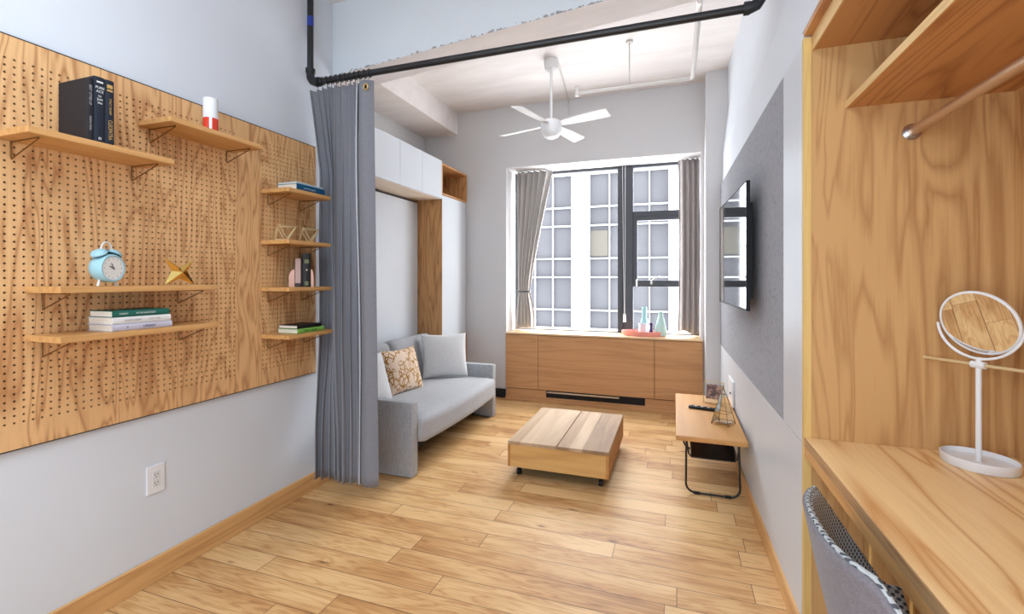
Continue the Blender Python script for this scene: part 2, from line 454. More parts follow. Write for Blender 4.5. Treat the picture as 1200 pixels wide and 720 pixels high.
def houndstooth():
    m = N('chair_woven_check'); v = m.coord('Object', (1, 1, 1))
    sep = m.n('ShaderNodeSeparateXYZ'); m.l(v, sep.inputs[0])
    s1 = m.math('SINE', m.math('MULTIPLY', m.math('ADD', sep.outputs[2], m.math('MULTIPLY', sep.outputs[1], .3)), 380.0))
    s2 = m.math('SINE', m.math('MULTIPLY', m.math('ADD', m.math('ADD', sep.outputs[0], sep.outputs[1]), m.math('MULTIPLY', sep.outputs[2], -.4)), 330.0))
    f = m.math('GREATER_THAN', m.math('MULTIPLY', s1, s2), -.15)
    m.set(m.mix(f, lin((84, 88, 92)), lin((186, 190, 190))), .95, spec=.1)
    return m.m
M['chair_weave'] = houndstooth()
def pattern_pillow():
    m = N('patterned_pillow'); v = m.coord()
    vo = m.n('ShaderNodeTexVoronoi', feature='DISTANCE_TO_EDGE'); m.l(m.coord('Object', (1,1,1), loc=(.3,.1,.7)), vo.inputs['Vector']); vo.inputs['Scale'].default_value = 15
    vo2 = m.n('ShaderNodeTexVoronoi', feature='DISTANCE_TO_EDGE'); m.l(m.coord('Object', (1.8,1,.9), rot=(0,.6,0)), vo2.inputs['Vector']); vo2.inputs['Scale'].default_value = 12
    l1 = m.math('LESS_THAN', vo.outputs[0], .035); l2 = m.math('LESS_THAN', vo2.outputs[0], .045)
    area = m.math('GREATER_THAN', m.noise(v, 7, 2), .42)
    f = m.math('MULTIPLY', m.math('MAXIMUM', l1, l2), area)
    base = m.mix(m.noise(v, 6, 2), lin((240, 222, 204)), lin((226, 198, 168)))
    m.set(m.mix(f, base, lin((172, 122, 52))), .85, spec=.1)
    return m.m
M['pillow_pattern'] = pattern_pillow()

def glass(name, tint=(1,1,1), refl=.9, gr=.01):
    m = N(name)
    tr = m.n('ShaderNodeBsdfTransparent'); tr.inputs[0].default_value = tint+(1,)
    gl = m.n('ShaderNodeBsdfGlossy'); gl.inputs['Roughness'].default_value = gr
    fr = m.n('ShaderNodeFresnel'); fr.inputs[0].default_value = 1.45
    mx = m.n('ShaderNodeMixShader'); m.l(m.math('MULTIPLY', fr.outputs[0], refl), mx.inputs[0])
    m.l(tr.outputs[0], mx.inputs[1]); m.l(gl.outputs[0], mx.inputs[2]); m.l(mx.outputs[0], m.out.inputs[0])
    return m.m
M['glass'] = glass('window_glass', (.97, .98, .98), .2, .16)
M['glass_small'] = glass('clear_glass', (.94, .97, .96), 1.0)
def screen():
    m = N('black_glass_screen')
    m.set(lin((14, 15, 18)), .04, spec=1.0); m.p.inputs['IOR'].default_value = 1.9
    return m.m
M['screen'] = screen()
def mirror_m():
    m = N('mirror_glass'); m.set((.92, .92, .92, 1), .01, 1.0); return m.m
M['mirror'] = mirror_m()

def flat(name, c, rough=.5, spec=.35): return paint(name, c, rough, .02, 8, spec)
M['page'] = wood('book_pages', (236, 230, 216), (214, 206, 188), 'Y', 60, 3, .02, .5, .8, .5)
M['navy'] = flat('navy_cloth', (30, 36, 50), .7); M['charcoal_cloth'] = flat('black_cloth', (36, 34, 38), .7)
M['ink_white'] = flat('white_ink', (225, 225, 220)); M['ink_gold'] = flat('gold_ink', (196, 160, 92)); M['ink_grey'] = flat('grey_ink', (170, 165, 165))
M['ink_dark'] = flat('dark_ink', (70, 70, 84)); M['ink_green'] = flat('dark_green_ink', (34, 92, 48))
M['green_dark'] = flat('teal_green_cover', (28, 98, 86)); M['white_cover'] = flat('white_cover', (228, 226, 224)); M['lilac'] = flat('lilac_cover', (196, 192, 206))
M['blue_cover'] = flat('blue_cover', (22, 84, 122)); M['sky_cover'] = flat('pale_blue_cover', (186, 206, 214)); M['green_cover'] = flat('bright_green_cover', (128, 186, 82))
M['black_cover'] = flat('black_cover', (26, 26, 28)); M['blush'] = flat('blush_metal', (222, 178, 160)); M['cream_cover'] = flat('cream_cover', (214, 194, 180))
M['clock_blue'] = flat('pale_blue_enamel', (158, 204, 216), .3, .5); M['clock_dark'] = flat('dark_teal_trim', (24, 70, 84), .4); M['dial'] = flat('white_dial', (236, 236, 232), .5)
M['red_wax'] = flat('red_glass', (222, 62, 40), .25, .5); M['frost'] = flat('frosted_white', (232, 234, 236), .35, .4)
M['coral'] = flat('coral_tray', (234, 156, 144), .4); M['teal'] = flat('teal_glaze', (166, 212, 216), .2, .6); M['mint'] = flat('mint_glaze', (186, 220, 214), .25, .6)
M['indigo'] = flat('indigo_glaze', (58, 50, 110), .25, .6); M['pinkwhite'] = flat('white_glaze', (226, 218, 222), .3, .5)
M['olive_wire'] = metal('antique_gold_wire', (222, 196, 146), .45)

# ================================================================== THE ROOM
XR = lambda y: .447-.0174*(y-1.976)        # line of the right wall's panelling
b = B(); b.box(-2.95, 1.2, -1.3, 5.45, -.06, 0); struct('floor', b, M['floor'])
b = B()                                                             # left wall near the camera, then the recess for the wall bed
b.box(-2.95, -2.198, -1.3, 2.62, 0, 3.3)
struct('wall_left', b, M['wall'])
b = B(); b.box(-2.95, -2.86, 2.62, 5.0, 0, 3.3); struct('wall_alcove', b, M['wall_grey'])
b = B()                                                             # far wall around the window opening
b.box(-2.95, -1.81, 5.0, 5.4, 0, 3.3); b.box(.245, .7, 5.0, 5.4, 0, 3.3)
b.box(-1.81, .245, 5.0, 5.4, 2.61, 3.3); b.box(-1.81, .245, 5.0, 5.4, 0, .72)
struct('wall_back', b, M['wall_grey'])
b = B(); b.box(.275, .70, 4.755, 5.0, 0, 3.3); struct('pillar_corner', b, M['wall_grey'])
b = B(); b.box(-2.95, 1.2, -1.4, -1.3, 0, 3.3); struct('wall_front', b, M['wall'])
b = B()                                                             # right wall: plaster above, panelling zone behind
prof = [(.47, 0), (.47, 2.45), (.50, 2.88), (.50, 3.3), (.72, 3.3), (.72, 0)]
lo = [(x, 1.999, z) for x, z in prof]; hi = [(x-.012 if x < .6 else x, 4.755, z) for x, z in prof]
prof2 = [(XR(1.999)+.018, 0), (XR(1.999)+.018, 2.225), (.452, 2.2251), (.452, 2.5), (.49, 2.9), (.49, 3.3), (.72, 3.3), (.72, 0)]
lo = [(x, 1.999, z) for x, z in prof2]
hi = [((XR(4.755)+.018, 4.755, z) if z < 2.2251 and x < .6 else ((.418 if z < 2.6 else .462) if x < .6 else x, 4.755, z)) for x, z in prof2]
b.hexa(lo, hi)
b.box(.447, .72, -1.3, 1.999, 2.262, 3.3)                           # plaster above the closet
b.box(1.07, 1.2, -1.3, 1.999, 0, 3.3)
b.box(.447, 1.07, -1.3, -.62, 0, 2.262)
struct('wall_right', b, M['wall'])
b = B()
b.box(-2.95, 1.2, 2.6, 5.45, 3.3, 3.4); b.box(-2.95, 1.2, -1.4, 2.6, 3.22, 3.4)
struct('ceiling', b, M['concrete'])
b = B()                                                             # concrete beam across the room, its soffit rising to the right
b.hexa([(-2.198, 2.6, 2.724), (.49, 2.6, 2.957), (.49, 2.84, 2.957), (-2.198, 2.84, 2.724)], [(-2.198, 2.6, 3.3), (.49, 2.6, 3.3), (.49, 2.84, 3.3), (-2.198, 2.84, 3.3)])
o = struct('ceiling_beam', b, M['beam_face']); o.data.materials.append(M['concrete'])
for p_ in o.data.polygons:
    if p_.normal.z < -.5: p_.material_index = 1
b = B(); b.box(-2.198-.66, -2.198, 2.62, 2.84, 2.724, 3.3); b.box(-2.86, -2.42, 2.84, 5.0, 3.045, 3.3)
struct('ceiling_beam', b, M['concrete'])
b = B(); b.box(-2.198, -2.18, -1.3, 2.62, 0, .108, .003); struct('baseboard_left', b, M['base'])
b = B(); y0, y1 = 2.0, 4.75
b.hexa([(XR(y0)-.012, y0, 0), (XR(y0)+.004, y0, 0), (XR(y1)+.004, y1, 0), (XR(y1)-.012, y1, 0)], [(XR(y0)-.012, y0, .085), (XR(y0)+.004, y0, .085), (XR(y1)+.004, y1, .085), (XR(y1)-.012, y1, .085)])
struct('baseboard_right', b, M['base'])
b = B(); b.box(-2.28, -1.815, 4.985, 5.0, 0, .1); struct('baseboard_back', b, M['dark_gap'])

def wall_slab(ya, yb, za, zb, t=.016, out=0.0):
    bb = B(); g = .0015
    ya, yb, za, zb = ya+g, yb-g, za+g, zb-g
    A, D = XR(ya)-out, XR(yb)-out
    bb.hexa([(A, ya, za), (A+t, ya, za), (D+t, yb, za), (D, yb, za)], [(A, ya, zb), (A+t, ya, zb), (D+t, yb, zb), (D, yb, zb)])
    return bb
struct('wall_panel', wall_slab(1.999, 4.755, .0, .742), M['panel_white'])
struct('wall_panel', wall_slab(1.999, 2.287, .742, 2.222), M['panel_white'])
solo(wall_slab(2.287, 4.755, .742, 2.222), 'felt_pinboard', M['felt'], 'large dark grey felt panel on the right wall behind the television', 'wall panel')

# ---- window
win = thing('window_1', None, None, (-.78, 5.35, .76)); win['kind'] = 'structure'
b = B(); Y0, Y1 = 5.33, 5.39
b.box(-1.81, -1.775, Y0, Y1, .745, 2.61); b.box(.21, .245, Y0, Y1, .745, 2.61)
b.box(-1.775, .21, Y0, Y1, 2.578, 2.61); b.box(-1.775, .21, Y0, Y1, .745, .758)
b.box(-.605, -.55, Y0, Y1, .758, 2.578, .004); b.box(-.535, -.435, Y0-.02, Y1, .758, 2.578, .004); b.box(-.55, -.535, Y0+.02, Y1, .785, 2.578)
b.box(-.435, .21, Y0-.01, Y1, 2.035, 2.095, .004)
obj(b, 'frame', M['grey_frame'], win)
b = B()                                                             # the opening sash
b.box(-.435, -.392, Y0-.015, Y1-.01, 1.262, 2.035, .004); b.box(-.392, .165, Y0-.015, Y1-.01, 1.262, 1.335, .004)
b.box(.165, .208, Y0-.015, Y1-.01, 1.262, 2.035, .004); b.box(-.392, .165, Y0-.015, Y1-.01, 1.99, 2.035, .004)
sash = obj(b, 'sash', M['grey_frame'], win)
b = B(); b.cyl((-.24, 5.315, 1.30), (-.24, 5.285, 1.305), .014); b.box(-.25, -.23, 5.275, 5.29, 1.29, 1.335, .003); b.tube([(-.24, 5.283, 1.325), (-.21, 5.28, 1.355), (-.15, 5.28, 1.375)], .008)
obj(b, 'handle', M['chrome'], sash, smooth=True)
b = B(); b.box(-.405, -.385, 5.29, 5.315, 1.27, 1.345, .003); obj(b, 'latch', M['chrome'], sash)
b = B(); b.box(-1.775, -.605, 5.366, 5.37, .758, 2.578); obj(b, 'pane', M['glass'], win)
b = B(); b.box(-.435, .21, 5.366, 5.37, 2.095, 2.578); obj(b, 'pane', M['glass'], win)
b = B(); b.box(-.392, .165, 5.35, 5.354, 1.335, 1.99); obj(b, 'pane', M['glass'], win)
b = B(); b.box(-.435, .21, 5.366, 5.37, .758, 1.262); obj(b, 'pane', M['glass'], win)

# ---- building across the street
FY = 31.0
bld = thing('office_building', 'white piered office building with gridded windows across the street', 'building', (-4, FY, -14))
b = B(); b.box(-40, 40, FY+.5, FY+6, -14, 12)
obj(b, 'back_wall', paint('facade_grey', (150, 152, 158), .7), bld)
white_f = paint('facade_white', (186, 188, 192), .7, .01)
mull = paint('mullion_white', (120, 122, 126), .6, .01)
pane_m = paint('office_glass', (54, 54, 57), .6, .12, .5, .0)
blind_m = paint('ochre_blind', (46, 43, 37), .7, .05)
bays = [(-23.2, -17.9), (-16.75, -12.0), (-10.85, -6.5), (-5.36, -1.1+.75), (.25+.6, 5.6), (6.75, 11.4)]
bays = [(-23.4, -18.2), (-17.1, -12.1), (-10.75, -6.5), (-5.36, -.35), (.85, 5.8), (6.95, 11.9)]
prev = -24.6
for x0, x1 in bays:
    b = B(); b.box(prev, x0, FY-.35, FY+.5, -14, 12); obj(b, 'pier', white_f, bld); prev = x1
b = B(); b.box(prev, prev+1.2, FY-.35, FY+.5, -14, 12); obj(b, 'pier', white_f, bld)
for bi, (x0, x1) in enumerate(bays):
    for fl in range(-1, 3):
        z0 = 1.463+fl*3.44
        b = B(); wd = x1-x0; n = 4 if bi in (2, 3) else 4
        xs = {2: [-9.13, -7.859], 3: [-4.053, -2.75, -1.531]}.get(bi) or [x0+wd*k/4 for k in (1, 2, 3)]
        for x in xs: b.box(x-.038, x+.038, FY+.02, FY+.2, z0-.0, z0+3.44)
        for zz in (z0, z0+1.24): b.box(x0, x1, FY+.01, FY+.22, zz-.045, zz+.045)
        f = obj(b, 'window_frame', mull, bld)
        b = B(); b.box(x0, x1, FY+.22, FY+.3, z0, z0+3.44); obj(b, 'pane', pane_m, f)
b = B(); b.box(-5.3, -4.15, FY+.1, FY+.2, 2.85, 4.55); obj(b, 'window_blind', blind_m, bld)

# ================================================================== PEGBOARDS (left wall)
def peg(name, ya, yb, za, zb, hy0, hy1, hz0, hz1, label):
    p = .0254; b = B(); xf_, xb = -2.18, -2.188; r = .0043; n = 8
    ny, nz = int(round((hy1-hy0)/p)), int(round((hz1-hz0)/p))
    ys = [hy0+p*i for i in range(ny+1)]; zs = [hz0+p*j for j in range(nz+1)]
    ve = {}
    def V(y, z):
        k = (round(y, 5), round(z, 5))
        if k not in ve: ve[k] = b.bm.verts.new((xf_, y, z))
        return ve[k]
    for i in range(ny):
        for j in range(nz):
            c0 = [V(ys[i], zs[j]), V(ys[i+1], zs[j]), V(ys[i+1], zs[j+1]), V(ys[i], zs[j+1])]
            cy, cz = ys[i]+p/2, zs[j]+p/2
            fr = []; bk = []
            for k in range(n):
                t = -3*PI/4+2*PI*k/n
                fr.append(b.bm.verts.new((xf_, cy+r*math.cos(t), cz+r*math.sin(t))))
                bk.append(b.bm.verts.new((xb, cy+r*math.cos(t), cz+r*math.sin(t))))
            for q in range(4):
                i0, i1, i2 = 2*q, 2*q+1, (2*q+2) % n
                b.bm.faces.new((c0[q], c0[(q+1) % 4], fr[i2], fr[i1], fr[i0]))
            for k in range(n): b.bm.faces.new((fr[k], fr[(k+1) % n], bk[(k+1) % n], bk[k]))
    # plain margins
    y_all = [ya]+ys+[yb]; z_all = [za]+zs+[zb]
    for i in range(len(y_all)-1):
        for j in range(len(z_all)-1):
            if 0 < i < len(y_all)-2 and 0 < j < len(z_all)-2: continue
            if y_all[i+1]-y_all[i] < 1e-6 or z_all[j+1]-z_all[j] < 1e-6: continue
            b.bm.faces.new((V(y_all[i], z_all[j]), V(y_all[i+1], z_all[j]), V(y_all[i+1], z_all[j+1]), V(y_all[i], z_all[j+1])))
    # rim
    def strip(p0, p1):
        b.quad([(xf_, *p0), (xf_, *p1), (-2.198, *p1), (-2.198, *p0)])
    strip((ya, za), (yb, za)); strip((yb, za), (yb, zb)); strip((yb, zb), (ya, zb)); strip((ya, zb), (ya, za))
    t = thing(name, label, 'pegboard', (-2.198, (ya+yb)/2, za))
    o = obj(b, 'perforated_panel', M['plywood'], t)
    bb = B(); bb.box(-2.197, -2.1885, ya+.004, yb-.004, za+.004, zb-.004); obj(bb, 'backing', M['black_soft'], t)  # added black sheet paints the shade inside the peg holes
    bb = B(); bb.box(-2.197, -2.1795, ya, yb, zb+.0005, zb+.004); obj(bb, 'edge_line', M['dark_gap'], t)
    bb = B(); bb.box(-2.197, -2.1795, ya, yb, za-.004, za-.0005); obj(bb, 'edge_line', M['dark_gap'], t)
    return t
ZT = [.832, .832+.0254*51]
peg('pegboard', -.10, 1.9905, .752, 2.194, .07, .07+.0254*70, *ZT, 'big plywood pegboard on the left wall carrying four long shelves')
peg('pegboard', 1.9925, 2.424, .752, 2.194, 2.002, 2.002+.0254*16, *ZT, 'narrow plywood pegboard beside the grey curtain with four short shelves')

# ---- shelves on brackets
def shelf(ya, yb, zt, label, group, D=.2, tk=.022):
    t = thing('wall_shelf', label, 'shelf', (-2.18, (ya+yb)/2, zt-tk), group=group)
    b = B(); b.box(-2.18, -2.18+D, ya, yb, zt-tk, zt, .0015, 1); obj(b, 'board', M['shelf'], t)
    for y in (ya+.045, yb-.045):
        b = B(); zb = zt-tk
        b.tube([(-2.176, y, zb-.003), (-2.176, y, zb-.055), (-2.172, y, zb-.062), (-2.18+D*.82, y, zb-.006), (-2.18+D*.82, y, zb-.002)], .0023, 8)
        b.tube([(-2.176, y, zb-.003), (-2.18+D*.82, y, zb-.003)], .002, 8)
        obj(b, 'bracket', M['bronze'], t, smooth=True)
    return t
g1, g2 = 'long shelves on the big pegboard', 'short shelves beside the curtain'
shelf(.915, 1.387, 1.85, 'oak shelf holding three upright dark books', g1)
shelf(1.37, 1.832, 2.03, 'highest oak shelf, holding the red and white candle glass', g1)
shelf(1.0, 1.583, 1.322, 'oak shelf holding the blue alarm clock and gold star', g1)
shelf(1.0, 1.588, 1.15, 'oak shelf holding a flat stack of green, white and lilac books', g1)
shelf(2.0, 2.328, 1.85, 'short oak shelf with the flat blue book, topmost beside the curtain', g2)
shelf(2.0, 2.328, 1.565, 'short oak shelf with two small triangular wire holders', g2)
shelf(2.0, 2.34, 1.303, 'short oak shelf with an upright black book between blush bookends', g2)
shelf(2.0, 2.36, 1.040, 'short oak shelf with the green and black books, lowest beside the curtain', g2)

# ---- books
def book_up(x0, x1, y0, y1, z0, z1, cover, label, texts=(), group=None, page=M['page']):
    """standing book, spine towards +X"""
    t = thing('book', label, 'book', ((x0+x1)/2, (y0+y1)/2, z0), group=group)
    b = B(); c = .0022
    b.box(x0, x1-.004, y0, y0+c, z0, z1, .0006, 1); b.box(x0, x1-.004, y1-c, y1, z0, z1, .0006, 1)
    n = 6; ym = (y0+y1)/2; h = (y1-y0)/2
    ring = [(x1-.006+.006*math.sin(PI*k/n), ym-h*math.cos(PI*k/n)) for k in range(n+1)]
    ring = ring+[(x1-.008, y1-c*.5), (x1-.008, y0+c*.5)]
    b.hexa([(x, y, z0) for x, y in ring], [(x, y, z1) for x, y in ring])
    obj(b, 'cover', cover, t)
    b = B(); b.box(x0+.004, x1-.0085, y0+c, y1-c, z0+.003, z1-.003); obj(b, 'pages', page, t)
    for s_, size, mat, zc, wide in texts:
        if wide < 0:                                                # lettering across the spine
            text(s_, 'spine_lettering', size, mat, t, basis(Vector((0,1,0)), Vector((0,0,1)), Vector((1,0,0)), (x1+.0004, ym, zc)))
            continue
        # lettering reads downwards along the spine
        Mx = basis(Vector((0,0,-1)), Vector((0,1,0)), Vector((1,0,0)), (x1+.0004, ym, zc))
        text(s_, 'spine_lettering', size, mat, t, Mx @ Matrix.Diagonal((wide, 1, 1, 1)))
    return t
g = 'upright dark books on the long shelf'
book_up(-2.155, -1.992, 1.083, 1.104, 1.85, 2.075, M['charcoal_cloth'], 'charcoal book with worn white lettering, nearest of the three upright', [('BEST CITIES UP', .011, M['ink_grey'], 2.015, 1.0), ('NARRATION', .009, M['ink_grey'], 1.913, 1.0)], g)
t2 = book_up(-2.145, -1.990, 1.105, 1.139, 1.85, 2.090, M['navy'], 'navy book with large white brush lettering, middle of the three upright', [('PURE', .0125, M['ink_white'], 2.050, -1), ('ACE', .0125, M['ink_white'], 2.036, -1), ('by', .010, M['ink_white'], 2.020, -1), ('Just', .012, M['ink_white'], 2.008, -1), ('the', .012, M['ink_white'], 1.995, -1), ('n', .020, M['ink_white'], 1.866, -1)], g)
t3 = book_up(-2.145, -1.990, 1.140, 1.170, 1.85, 2.090, M['navy'], 'navy book with gold title and gold band, right of the three upright', [('CLEOPATRA', .0185, M['ink_gold'], 1.905, .72), ('STACY SCHIFF', .0105, M['ink_gold'], 1.992, .9)], g)
def deco(b, name, mat, parent): return obj(b, name, mat, parent)
b = B(); b.box(-1.9905, -1.9894, 1.112, 1.132, 2.068, 2.074); deco(b, 'spine_mark', M['ink_white'], t2)
b = B(); b.box(-1.9905, -1.9894, 1.145, 1.163, 2.048, 2.055); b.box(-1.9905, -1.9894, 1.145, 1.163, 2.060, 2.073); deco(b, 'spine_mark', M['ink_gold'], t3)

def book_flat(x0, x1, y0, y1, z0, z1, cover, label, texts=(), group=None, rot=0):
    """lying book, spine towards +X"""
    cx, cy = (x0+x1)/2, (y0+y1)/2
    t = thing('book', label, 'book', (cx, cy, z0), (0, 0, rot), group=group)
    b = B(); c = .0022
    b.box(x0, x1-.004, y0, y1, z0, z0+c, .0006, 1); b.box(x0, x1-.004, y0, y1, z1-c, z1, .0006, 1)
    n = 6; zm = (z0+z1)/2; h = (z1-z0)/2
    ring = [(x1-.005+.005*math.sin(PI*k/n), zm-h*math.cos(PI*k/n)) for k in range(n+1)]+[(x1-.007, z1-c*.5), (x1-.007, z0+c*.5)]
    b.hexa([(x, y0, z) for x, z in ring], [(x, y1, z) for x, z in ring])
    obj(b, 'cover', cover, t)
    b = B(); b.box(x0+.004, x1-.0075, y0+.003, y1-.003, z0+c, z1-c); obj(b, 'pages', M['page'], t)
    for s_, size, mat, yc, wide in texts:
        Mx = basis(Vector((0,1,0)), Vector((0,0,1)), Vector((1,0,0)), (x1+.0004, yc, zm))
        text(s_, 'spine_lettering', size, mat, t, Mx @ Matrix.Diagonal((wide, 1, 1, 1)))
    return t
g = 'books lying flat on the lowest long shelf'
book_flat(-2.14, -1.992, 1.165, 1.385, 1.15, 1.176, M['lilac'], 'lilac book lying flat under the white book', [('II', .013, M['ink_dark'], 1.215, 1), ('URBAN', .014, M['ink_dark'], 1.295, 1)], g)
book_flat(-2.145, -1.994, 1.167, 1.381, 1.1765, 1.203, M['white_cover'], 'white book lying flat between the green and lilac books', [('GARDEN DESIGN', .010, M['ink_grey'], 1.235, .8), ('CITY LIFE', .011, M['ink_grey'], 1.315, 1)], g)
book_flat(-2.138, -1.996, 1.168, 1.376, 1.2035, 1.228, M['green_dark'], 'dark green book with white lettering lying on the white book', [('FOREST', .009, M['ink_white'], 1.205, 1), ('IN THE RAINFOREST', .010, M['ink_white'], 1.285, .8)], g)
g = 'books lying flat on the lowest short shelf'
book_flat(-2.15, -2.0, 2.088, 2.295, 1.04, 1.066, M['green_cover'], 'bright green book lying under the black book', [('LEARN', .016, M['ink_green'], 2.15, 1), ('DRAW', .016, M['ink_green'], 2.21, 1)], g)
book_flat(-2.148, -2.006, 2.092, 2.278, 1.0665, 1.086, M['black_cover'], 'black book lying on the bright green book', (), g)
g = 'books lying flat on the topmost short shelf'
book_flat(-2.15, -2.003, 2.085, 2.305, 1.85, 1.889, M['blue_cover'], 'blue book with pale lettering lying under the white booklet', [('some time together', .013, M['sky_cover'], 2.18, .9)], g)
book_flat(-2.148, -2.006, 2.087, 2.292, 1.8895, 1.900, M['sky_cover'], 'pale blue and white booklet lying on the blue book', (), g)
tb = book_up(-2.165, -2.028, 2.148, 2.192, 1.303, 1.497, M['black_cover'], 'thick black book with green and cream labels standing between blush bookends', ())
b = B(); b.box(-2.0285, -2.0272, 2.158, 2.182, 1.44, 1.463); b.box(-2.0285, -2.0272, 2.160, 2.180, 1.312, 1.335); deco(b, 'spine_label', flat('olive_label', (112, 120, 84)), tb)
b = B(); b.box(-2.0285, -2.0272, 2.166, 2.174, 1.398, 1.406); deco(b, 'spine_label', M['cream_cover'], tb)
book_up(-2.165, -2.030, 2.108, 2.146, 1.303, 1.470, flat('mauve_black_cover', (58, 46, 48)), 'thick book with a pale mauve jacket standing left of the black book', ())
bk = [o for o in C.objects if o.get('label', '').startswith('thick book with a pale mauve')][0]
b = B(); b.box(-2.0305, -2.0285, 2.110, 2.138, 1.325, 1.468); deco(b, 'jacket_panel', flat('mauve_jacket', (188, 160, 152)), bk)
def bookend(y, w_, sgn, label):
    """solid quarter round end block, profile seen from the room"""
    t = thing('bookend', label, 'bookend', (-2.06, y, 1.303), group='blush bookends')
    n = 12; r = w_*.95; h = .102
    prof = [(0, 1.303), (w_*sgn, 1.303)]+[((w_-r+r*math.cos(PI/2*k/n))*sgn, 1.303+h-.05+.05*math.sin(PI/2*k/n)) for k in range(n+1)]+[(0, 1.303+h)]
    b = B(); b.hexa([(-2.05, y+q, z) for q, z in prof], [(-2.03, y+q, z) for q, z in prof]); obj(b, 'end_block', M['blush'], t)
bookend(2.1065, .030, -1, 'blush bookend with rounded corner left of the mauve book')
bookend(2.1935, .014, 1, 'thin blush bookend right of the thick black book')

pv = Vector((-2.03, 2.137, 0)); rz = Matrix.Rotation(math.radians(-46), 4, 'Z')
for o in list(C.objects):                                           # this little group is turned towards the camera, sides hidden along the line of sight
    lb = o.get('label', '')
    if 'blush' in lb and o.get('category') in ('bookend', 'book') or 'mauve' in lb:
        p_ = o.location-Vector((pv.x, pv.y, 0)); o.location = rz @ p_+Vector((-2.05, 2.157, 0)); o.rotation_euler.z = math.radians(-46)

# ---- alarm clock (faces the room)
ck = thing('alarm_clock', 'pale blue twin bell alarm clock on the shelf above the stacked books', 'clock', (-2.04, 1.165, 1.322), (0, 0, math.radians(16)))
cy, cz, R = 1.168, 1.390, .053
b = B(); b.lathe([(.0, -.036), (.030, -.034), (.046, -.022), (R, -.002), (R, .030), (R-.003, .034), (R-.007, .034), (R-.008, .030), (0, .030)], (-2.04, cy, cz), 36, axis='X'); obj(b, 'case', M['clock_blue'], ck, smooth=True)
b = B(); b.lathe([(0, .0305), (R-.009, .0305), (R-.009, .032), (0, .032)], (-2.04, cy, cz), 32, axis='X'); dl = obj(b, 'dial', M['dial'], ck)
b = B()
for k in range(12):
    t = 2*PI*k/12; b.box(-2.0085+.0005, -2.0075, cy+.036*math.sin(t)-.0012, cy+.036*math.sin(t)+.0012, cz+.036*math.cos(t)-.0025, cz+.036*math.cos(t)+.0025)
obj(b, 'hour_marks', M['ink_grey'], dl)
b = B(); b.tube([(-2.006, cy, cz), (-2.006, cy-.016, cz+.008)], .0014, 6); b.tube([(-2.0055, cy+.004, cz-.006), (-2.0055, cy-.010, cz+.020)], .0011, 6); b.cyl((-2.008, cy, cz), (-2.004, cy, cz), .0025, n=10); obj(b, 'clock_hands', M['ink_dark'], dl)
for sy in (-1, 1):
    a = sy*.50; c0 = Vector((-2.035, cy+math.sin(a)*(R+.006), cz+math.cos(a)*(R+.006))); ax = Vector((0, math.sin(a), math.cos(a)))
    Mx = Matrix.Translation(c0) @ Vector((0,0,1)).rotation_difference(ax).to_matrix().to_4x4()
    b = B(); b.lathe([(.026, .0), (.027, .004), (.022, .013), (.012, .018), (0, .0195)], n=24); b.xf(Mx); bell = obj(b, 'bell', M['clock_blue'], ck, smooth=True)
    b = B(); b.lathe([(0, -.006), (.022, -.005), (.025, -.0005), (0, -.0005)], n=24); b.xf(Mx); obj(b, 'bell_underside', M['clock_dark'], bell)  # darker teal disc below each bell
    b = B(); b.cyl((-2.035, cy+sy*.028, cz-.040), (-2.030, cy+sy*.040, 1.3225), .0035, .0045, 10); obj(b, 'foot', M['white'], ck)
b = B(); b.tube([(-2.035, cy+.022*math.cos(t), cz+.070+.030*math.sin(t)) for t in [PI*k/12 for k in range(13)]], .0028, 8); obj(b, 'carry_handle', M['white'], ck, smooth=True)
b = B(); b.cyl((-2.035, cy, cz+R-.002), (-2.035, cy, cz+R+.02), .002); b.cyl((-2.035, cy-.008, cz+R+.018), (-2.035, cy+.008, cz+R+.018), .004); obj(b, 'hammer', M['chrome'], ck)

# ---- gold faceted star
b = B(); cs = Vector((-2.055, 1.460, 1.385)); tips = [(-.067, .056), (.067, .052), (.068, -.062), (-.066, -.062)]
fr = b.bm.verts.new(cs+Vector((.019, 0, -.006))); bk = b.bm.verts.new(cs-Vector((.022, 0, 0)))
tv = [b.bm.verts.new(cs+Vector((0, y, z))) for y, z in tips]
nv = [b.bm.verts.new(cs+Vector((0, y, z))) for y, z in ((0, .016), (.034, .0), (0, -.034), (-.034, 0))]
for i in range(4):
    a, n0, n1 = tv[i], nv[i-1], nv[i]
    for c_ in (fr, bk):
        b.bm.faces.new((c_, n0, a)); b.bm.faces.new((c_, a, n1))
solo(b, 'star_ornament', M['gold'], 'polished gold faceted star leaning beside the alarm clock', 'ornament', loc=(-2.055, 1.46, 1.323))

# ---- candle glass
cg = thing('candle_glass', 'white candle glass with a red lower band on the highest shelf', 'candle', (-2.07, 1.617, 2.03))
b = B(); b.lathe([(.0, 2.105), (.031, 2.105), (.031, 2.198), (.029, 2.2), (.028, 2.198), (.028, 2.12), (0, 2.12)], (-2.07, 1.617, 0), 32); obj(b, 'glass', M['frost'], cg, smooth=True)
b = B(); b.lathe([(0, 2.0305), (.030, 2.0305), (.0312, 2.034), (.0312, 2.105), (0, 2.105)], (-2.07, 1.617, 0), 32); rb = obj(b, 'red_band', M['red_wax'], cg, smooth=True)
b = B(); a0 = math.radians(-38)
b.grid([[(-2.07+.0316*math.cos(a0+t), 1.617+.0316*math.sin(a0+t), z) for t in (-.18, -.06, .06, .18)] for z in (2.034, 2.105)]); obj(b, 'clear_gap', M['frost'], rb)

